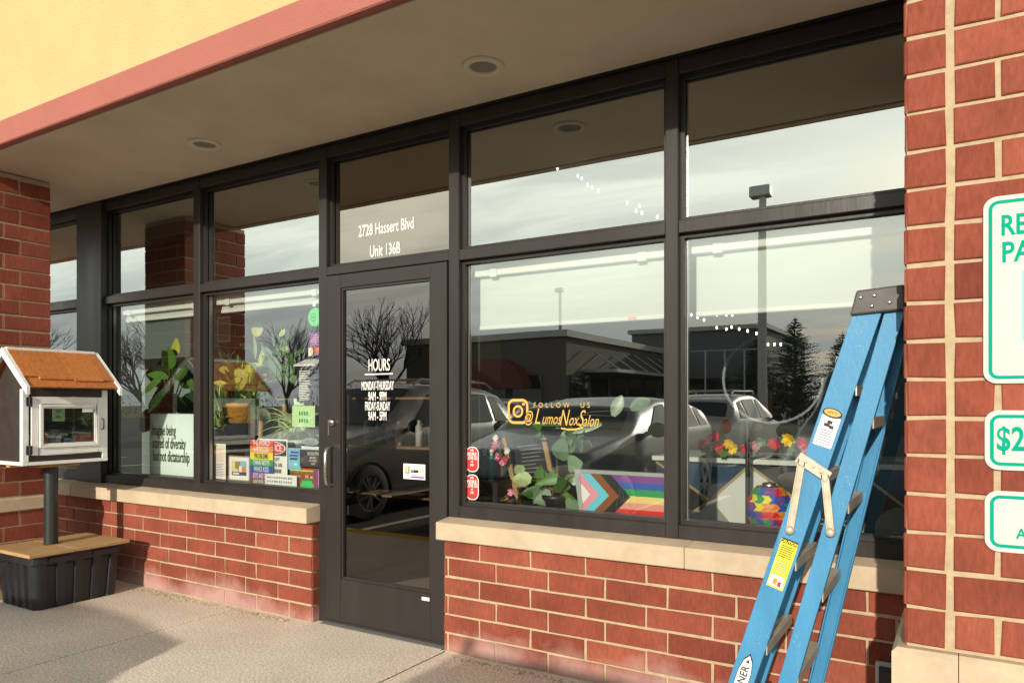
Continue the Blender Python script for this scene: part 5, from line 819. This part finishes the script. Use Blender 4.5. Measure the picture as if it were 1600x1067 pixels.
# ------------------------------------------------------------------ the car park behind the camera, seen in the panes
def lin(tab, x):
    for (a, p), (b, q) in zip(tab, tab[1:]):
        if x <= b: return p + (q - p) * max(0, (x - a) / (b - a))
    return tab[-1][1]
def car(name, lab, xc, nose, sgn, pt, W=1.88, k=1.0, roofz=1.68, L=4.65, rack=False, sedan=False):
    """sgn +1: nose towards the shop; built in world space"""
    r_ = thing(name, lab, 'car', (xc, nose - sgn * L / 2, LOT))
    q = L / 4.65
    belt = [(0, .62), (.06, .78), (.25, .88), (.95, 1.0), (1.25, 1.06), (4.3, 1.12), (4.52, 1.08), (4.65, .78)]
    top = [(0, .63), (.06, .80), (.25, .93), (.95, 1.06), (1.22, 1.11), (1.6, 1.36), (2.0, roofz - .08), (2.4, roofz - 0.01), (2.8, roofz), (3.6, roofz - .03), (4.15, roofz - .14), (4.5, 1.14), (4.65, .8)]
    if sedan: top = [(0, .63), (.06, .78), (.25, .88), (.95, .98), (1.25, 1.03), (1.7, 1.25), (2.1, roofz - .05), (2.6, roofz), (3.1, roofz - .05), (3.7, 1.16), (4.0, 1.08), (4.55, 1.04), (4.65, .8)]
    hw = [(0, .62), (.08, .80), (.3, .90), (.8, .965), (1.4, 1.0), (3.6, 1.0), (4.3, .95), (4.6, .86), (4.65, .80)]
    P = lambda x, d, z: Vector((xc + x, nose - sgn * d * q, LOT + z * k))
    def ringp(d):
        h = lin(hw, d) * W / 2; b = lin(belt, d); t_ = max(lin(top, d), b + .012); cab = min(1, max(0, (t_ - b) / .45)); rw = h * (0.96 - 0.20 * cab)
        return [(h * .90, .24), (h * .985, .34), (h, .62), (h * .995, b - .06), (h * .975, b), (h * .95 + (rw - h * .95) * .5, b + (t_ - b) * .5), (rw, b + (t_ - b) * .86), (rw * .93, b + (t_ - b) * .97), (rw * .6, t_ + .012), (0, t_ + .02)], h, b, t_, rw
    ds = sorted(set([i * 4.65 / 46 for i in range(47)] + [.06, .25, 1.22]))
    rows = [ringp(d)[0] for d in ds]; n = len(rows[0]); v = []
    for d, rw_ in zip(ds, rows): v += [P(-x, d, z) for x, z in rw_] + [P(x, d, z) for x, z in rw_[::-1][1:]]
    m_ = 2 * n - 1; a = MB(); a.add(v, [(i * m_ + j, i * m_ + j + 1, (i + 1) * m_ + j + 1, (i + 1) * m_ + j) for i in range(len(ds) - 1) for j in range(m_ - 1)], 0, .5, True)
    a.add(v[:m_], [tuple(range(m_))]); a.add(v[-m_:], [tuple(range(m_))[::-1]]); a.add([v[i * m_ + j] for i in range(len(ds)) for j in (0, m_ - 1)], [(2 * i, 2 * i + 1, 2 * i + 3, 2 * i + 2) for i in range(len(ds) - 1)])
    body = a.build('body', M[pt], r_, clean=True)
    # windscreen, rear window
    def strip(d0, d1, f_, nm):
        g_ = MB(); vv = []
        for i in range(9):
            d = d0 + (d1 - d0) * i / 8; _, h, b, t_, rw = ringp(d)
            for j in range(9): s_ = -1 + 2 * j / 8; x = s_ * rw * f_; z = t_ + .02 - .03 * s_ * s_; vv.append(P(x, d, z) + Vector((0, sgn * .012 * (1 if d0 < 2.5 else -1), .012)))
        g_.add(vv, [(i * 9 + j, i * 9 + j + 1, (i + 1) * 9 + j + 1, (i + 1) * 9 + j) for i in range(8) for j in range(8)], 0, .5, True); g_.build(nm, M['carglass'], r_)
    strip(1.27, 2.02, .88, 'windscreen'); strip(*((3.25, 3.68) if sedan else (4.2, 4.46)), .85, 'rear_window')
    for s_ in (-1, 1):
        for (da, db, sl_) in (((1.66, 2.58, .62), (2.70, 3.25 if sedan else 3.62, 0), (3.72, 4.12, -.1)) if not sedan else ((1.72, 2.58, .62), (2.70, 3.35, -.25))):
            g_ = MB(); vv = []
            for i in range(7):
                for j in range(5):
                    t2 = j / 4; d = da + (db - da) * i / 6 + (sl_ * (t2 - .0) * (1 - i / 6) if sl_ > 0 else sl_ * t2 * i / 6 * 2); _, h, b, t_, rw = ringp(d); f_ = .08 + .74 * t2
                    x = h * .975 + (rw - h * .975) * (f_ / .86); vv.append(P(s_ * (x + .012), d, b + (t_ - b) * f_))
            g_.add(vv, [(i * 5 + j, i * 5 + j + 1, (i + 1) * 5 + j + 1, (i + 1) * 5 + j) for i in range(6) for j in range(4)], 0, .5, True); g_.build('side_window', M['carglass'], r_)
        for d in (.88, 3.72):
            c_ = P(s_ * (W / 2 - .11), d, 0); c_.z = LOT + .345; wh = MB(); wh.lathe([(.20, .12), (.315, .12), (.345, .09), (.345, -.09), (.315, -.12), (.20, -.12)], c_, 28, 'x'); wo = wh.build('wheel', M['rubber'], r_)
            wh = MB(); sx = s_
            for e_ in range(10): an = 6.2832 * e_ / 10 + .1; wh.bar(c_ + Vector((sx * .118, .05 * math.cos(an), .05 * math.sin(an))), c_ + Vector((sx * .108, .215 * math.cos(an + (.12 if e_ % 2 else -.12)), .215 * math.sin(an + (.12 if e_ % 2 else -.12)))), .032, .02, (1, 0, 0))
            wh.lathe([(.205, .112 * sx), (.225, .122 * sx), (.24, .118 * sx)], c_, 28, 'x'); wh.lathe([(0, .13 * sx), (.06, .122 * sx)], c_, 16, 'x'); wh.build('rim', M['rim'], wo)
            ar = MB(); k_ = 18; vv = [c_ + Vector((s_ * .107, .40 * math.cos(math.pi * i / k_), .40 * math.sin(math.pi * i / k_) - .03)) for i in range(k_ + 1)]; vi = [c_ + Vector((s_ * .09, .30 * math.cos(math.pi * i / k_), .30 * math.sin(math.pi * i / k_) - .03)) for i in range(k_ + 1)]; ar.add(vv + vi, [(i, i + 1, k_ + 2 + i, k_ + 1 + i) for i in range(k_)]); ar.build('wheel_arch', M['rubber'], r_)
        mr = MB(); c_ = P(s_ * (W / 2 + .10), 1.62, 1.13); mr.ball(c_, .12, n=12, sq=(1.0, .55, .72)); mr.bar(c_ - Vector((s_ * .08, 0, .03)), c_ - Vector((s_ * .17, 0, .06)), .05, .05); mr.build('wing_mirror', M['black'], r_)
        hl = MB(); c_ = P(s_ * W / 2 * .70, .10, .76); hl.ball(c_, .15, n=12, sq=(1.1, .7, .5)); hl.build('headlight', M['lamp'], r_)
        tl = MB(); c_ = P(s_ * W / 2 * .76, 4.58, .98); tl.ball(c_, .12, n=10, sq=(.8, .5, 1.3)); tl.build('tail_light', M['red'], r_)
    gr = MB(); c_ = P(0, .005, .60); gr.box(c_.x - .48, c_.x + .48, c_.y - .03, c_.y + .03, c_.z - .12, c_.z + .10); c_ = P(0, .0, .38); gr.box(c_.x - .6, c_.x + .6, c_.y - .03, c_.y + .04, c_.z - .08, c_.z + .06); gr.build('grille', M['cargrille'], r_, bevel=.02)
    if rack:
        rk = MB()
        for s_ in (-1, 1): rk.tube([P(s_ * .62, 2.1, roofz + .0), P(s_ * .62, 2.25, roofz + .07), P(s_ * .62, 3.8, roofz + .05), P(s_ * .62, 4.0, roofz - .05)], .018, 8)
        for d in (2.5, 3.5): rk.tube([P(-.62, d, roofz + .075), P(.62, d, roofz + .075)], .018, 8)
        rk.build('roof_rack', M['galv'], r_)
    return r_
car('parked_car', 'light grey estate car with a roof rack parked opposite the plant window', -7.12, -2.72, 1, 'p_silver', 1.86, 1.0, 1.70, 4.65, True)
car('parked_car', 'slate grey car parked nose in opposite the gold lettered window', -3.96, -3.02, 1, 'p_dark', 1.86, 1.0, 1.50, 4.6, False)
car('parked_car', 'navy car with a roof rack parked opposite the ladder window', -0.60, -3.38, 1, 'p_navy', 1.84, 1.0, 1.88, 4.75, True)
car('parked_car', 'pale silver car parked across the aisle facing away', -4.5, -15.2, -1, 'p_pale', 1.85, 1.0, 1.62, 4.6, True)
car('parked_car', 'maroon car parked across the aisle in front of the brown building', -9.9, -15.0, -1, 'p_red', 1.85, 1.0, 1.48, 4.6, False, True)
car('parked_car', 'dark car parked far across the lot beside the light pole', -13.5, -21.0, -1, 'p_navy', 1.85, 1.0, 1.60, 4.6, False)

mall = thing('store_building', 'long low brown store with an arched awning across the car park', 'store', (-21, -31, LOT))
a = MB(); a.box(-24.0, -15, -38, -25.9, LOT, 4.25); a.build('wall', M['mall'], mall)
a = MB(); a.box(-24.2, -14.85, -38.2, -25.75, 4.25, 4.55); a.build('coping', M['coping'], mall)
a = MB()
for k in range(4): a.box(-23.4 + k * 1.9, -21.9 + k * 1.9, -25.89, -25.82, 0.5, 2.6)
for k in range(5): a.box(-14.99, -14.93, -36.8 + k * 2.2, -35.0 + k * 2.2, 0.4, 2.6)
a.build('shop_window', M['carglass'], mall)
a = MB(); a.prism([(-18.4 + 1.7 * math.cos(math.pi * k / 16), -25.89, 2.0 + 1.35 * math.sin(math.pi * k / 16)) for k in range(17)], (0, 0.9, 0)); a.build('arched_awning', M['mallred'], mall)
a = MB(); a.box(-14.94, -13.3, -37.5, -27.5, 2.75, 2.9)
for k in range(6): a.tube([(-14.9, -37.0 + k * 1.8, 3.9), (-13.4, -37.0 + k * 1.8, 2.9)], 0.035, 6)
a.build('canopy', M['galv'], mall)
m2 = thing('store_building', 'taller slate grey store block behind the brown store', 'store', (-14, -43, LOT))
a = MB(); a.box(-17.5, -9.5, -52, -39.5, LOT, 5.6); a.build('wall', M['mallgrey'], m2); a = MB(); a.box(-17.7, -9.3, -52.2, -39.3, 5.6, 5.85); a.build('coping', M['coping'], m2); a = MB(); a.box(-16.5, -10.5, -39.49, -39.4, 0.3, 2.8); a.build('shop_window', M['carglass'], m2)
def light_pole(x, y, h_, lab):
    r_ = thing('light_pole', lab, 'lamp post', (x, y, LOT)); a = MB(); a.lathe([(0, 0), (.3, 0), (.3, .75), (.26, .8), (0, .8)], (x, y, LOT), 20); a.build('base', M['stone'], r_)
    a = MB(); a.tube([(x, y, LOT + .8), (x, y, h_)], [.135, .10], 12); a.build('pole', M['galv'], r_); a = MB(); a.box(x - .34, x + .22, y - .2, y + .2, h_, h_ + .30); a.build('lamp_head', M['galv'], r_, bevel=.03)
light_pole(-4.65, -17.4, 6.9, 'tall square headed light pole near the pale silver car')
light_pole(-24.5, -43.5, 9.3, 'distant light pole rising behind the brown store')
# trees
def bare_tree(x, y, h_, lab, seed, spread=0.55):
    rg = random.Random(seed); r_ = thing('bare_tree', lab, 'tree', (x, y, LOT), 'bare trees beyond the car park'); tr = MB(); br = MB()
    def grow(p, d, L, rad, lev):
        n_ = 3; pts = [p]; q = p
        for i in range(n_): d = (d + Vector((rg.gauss(0, .10), rg.gauss(0, .10), rg.gauss(0.03, .06)))).normalized(); q = q + d * L / n_; pts.append(q)
        (tr if lev == 0 else br).tube(pts, [max(.006, rad * (1 - .4 * i / n_)) for i in range(n_ + 1)], 5 if lev < 2 else 3, cap=False)
        if lev >= 5: return
        cnt = (6, 4, 3, 3, 2)[lev]
        for c_ in range(cnt):
            b_ = pts[-1] if c_ < 2 or lev == 0 else pts[rg.randint(1, n_)]; an = rg.random() * 6.283; tilt = rg.uniform(.25, spread) if lev else rg.uniform(.2, .75); ax = Vector((math.cos(an), math.sin(an), 0)); ax = (ax - d * ax.dot(d)).normalized()
            grow(b_, (d * math.cos(tilt) + ax * math.sin(tilt)).normalized(), L * rg.uniform(.68, .85), rad * .58, lev + 1)
    grow(Vector((x, y, LOT)), Vector((0, 0, 1)), h_ * .27, h_ * .022, 0); tr.build('trunk', M['bark'], r_); br.build('crown', M['bark'], r_)
bare_tree(-24.6, -25.0, 7.3, 'dense bare tree beside the brown store', 3, .6)
bare_tree(-31.0, -24.5, 6.6, 'thinner bare tree beyond the left end of the car park', 5)
bare_tree(-38.0, -23.0, 7.0, 'wide bare tree at the far left of the car park', 9)
bare_tree(-33.5, -18.0, 5.9, 'short bare tree nearest the street on the left', 12)
bare_tree(-48.0, -19.0, 7.5, 'lone bare tree far down the left of the lot', 21)
def conifer(x, y, h_, lab, seed):
    rg = random.Random(seed); r_ = thing('conifer_tree', lab, 'tree', (x, y, LOT), 'evergreens beyond the car park'); a = MB(); a.tube([(x, y, LOT), (x, y, h_ * .98)], [.14, .015], 7); a.build('trunk', M['bark'], r_); a = MB(); z = h_ * .12
    while z < h_ * .97:
        f_ = 1 - z / h_; R0 = h_ * .47 * f_ ** .8 * rg.uniform(.75, 1.2) + .06
        for k in range(13):
            an = rg.random() * 6.283; L = R0 * rg.uniform(.6, 1.1); d = Vector((math.cos(an), math.sin(an), rg.uniform(.15, .55))); s_ = Vector((-math.sin(an), math.cos(an), 0)); b_ = Vector((x, y, LOT + z))
            for e_ in range(9):
                t_ = .25 + .75 * e_ / 9; p = b_ + d * L * t_ - Vector((0, 0, 1)) * L * .2 * t_ * t_; sd_ = 1 if e_ % 2 else -1; q = p + (d * .5 + s_ * sd_ * .8 + Vector((0, 0, rg.uniform(-.1, .35)))) * L * .30 * (1.2 - t_)
                wv = Vector((0, 0, .028)); a.poly([p - wv, q, p + wv], 0, rg.random()); a.poly([p - s_ * .03, q, p + s_ * .03], 0, rg.random())
        z += h_ * .024
    a.build('crown', M['needle'], r_)
conifer(-9.6, -38.5, 5.2, 'left one of the dark evergreens past the light pole', 1); conifer(-7.6, -38.0, 6.1, 'tallest dark evergreen past the light pole', 2); conifer(-5.4, -38.8, 5.2, 'right one of the dark evergreens past the light pole', 3); conifer(-3.2, -39.5, 4.8, 'short dark evergreen at the right end of the row', 4)
hb = MB(); rg = random.Random(77)                         # scrub along the far edge of the lot
for (xa_, xb_, ya_, hm, cnt) in ((-13.5, 6, -37.5, 2.9, 2600), (-80, -27, -42, 3.4, 2600), (6, 70, -50, 3.5, 1200)):
    for k in range(cnt):
        x = rg.uniform(xa_, xb_); hh = hm * (.62 + .38 * math.sin(x * .9) * math.sin(x * .37 + 1)); z = LOT + rg.random() ** .8 * hh; y = ya_ + rg.gauss(0, .9); s_ = rg.uniform(.15, .45); an = rg.random() * 6.283; d = Vector((math.cos(an) * .5, math.sin(an) * .3, rg.uniform(.4, 1))) * s_; p = Vector((x, y, z)); w_ = Vector((.03, .01, .02)) * rg.uniform(1, 4); hb.poly([p - w_, p + w_, p + d], 0, rg.random())
tag(hb.build('scrub', M['twig']), kind='stuff')
fn = thing('wooden_fence', 'brown board fence along the back of the car park', 'fence', (-10.5, -33, LOT)); a = MB()
for k in range(28): a.box(-13.4 + k * .2, -13.22 + k * .2, -33.03, -33, LOT, 1.75 + rnd.uniform(-.02, .02), 0, rnd.random())
a.build('boards', M['fence'], fn)
for k in range(4): a = MB(); a.box(-13.45 + k * 1.86, -13.33 + k * 1.86, -33.15, -33.035, LOT, 1.9); a.build('post', M['fence'], fn)
up = thing('utility_rack', 'thin steel frame of uprights above the fence', 'frame', (-9.5, -31, LOT)); a = MB()
for k in range(5): a.tube([(-11.2 + k * .9, -31, LOT), (-11.2 + k * .9, -31, 3.8)], .035, 6)
a.build('upright', M['galv'], up); a = MB(); a.tube([(-11.3, -31, 3.8), (-7.5, -31, 3.8)], .035, 6); a.build('rail', M['galv'], up)
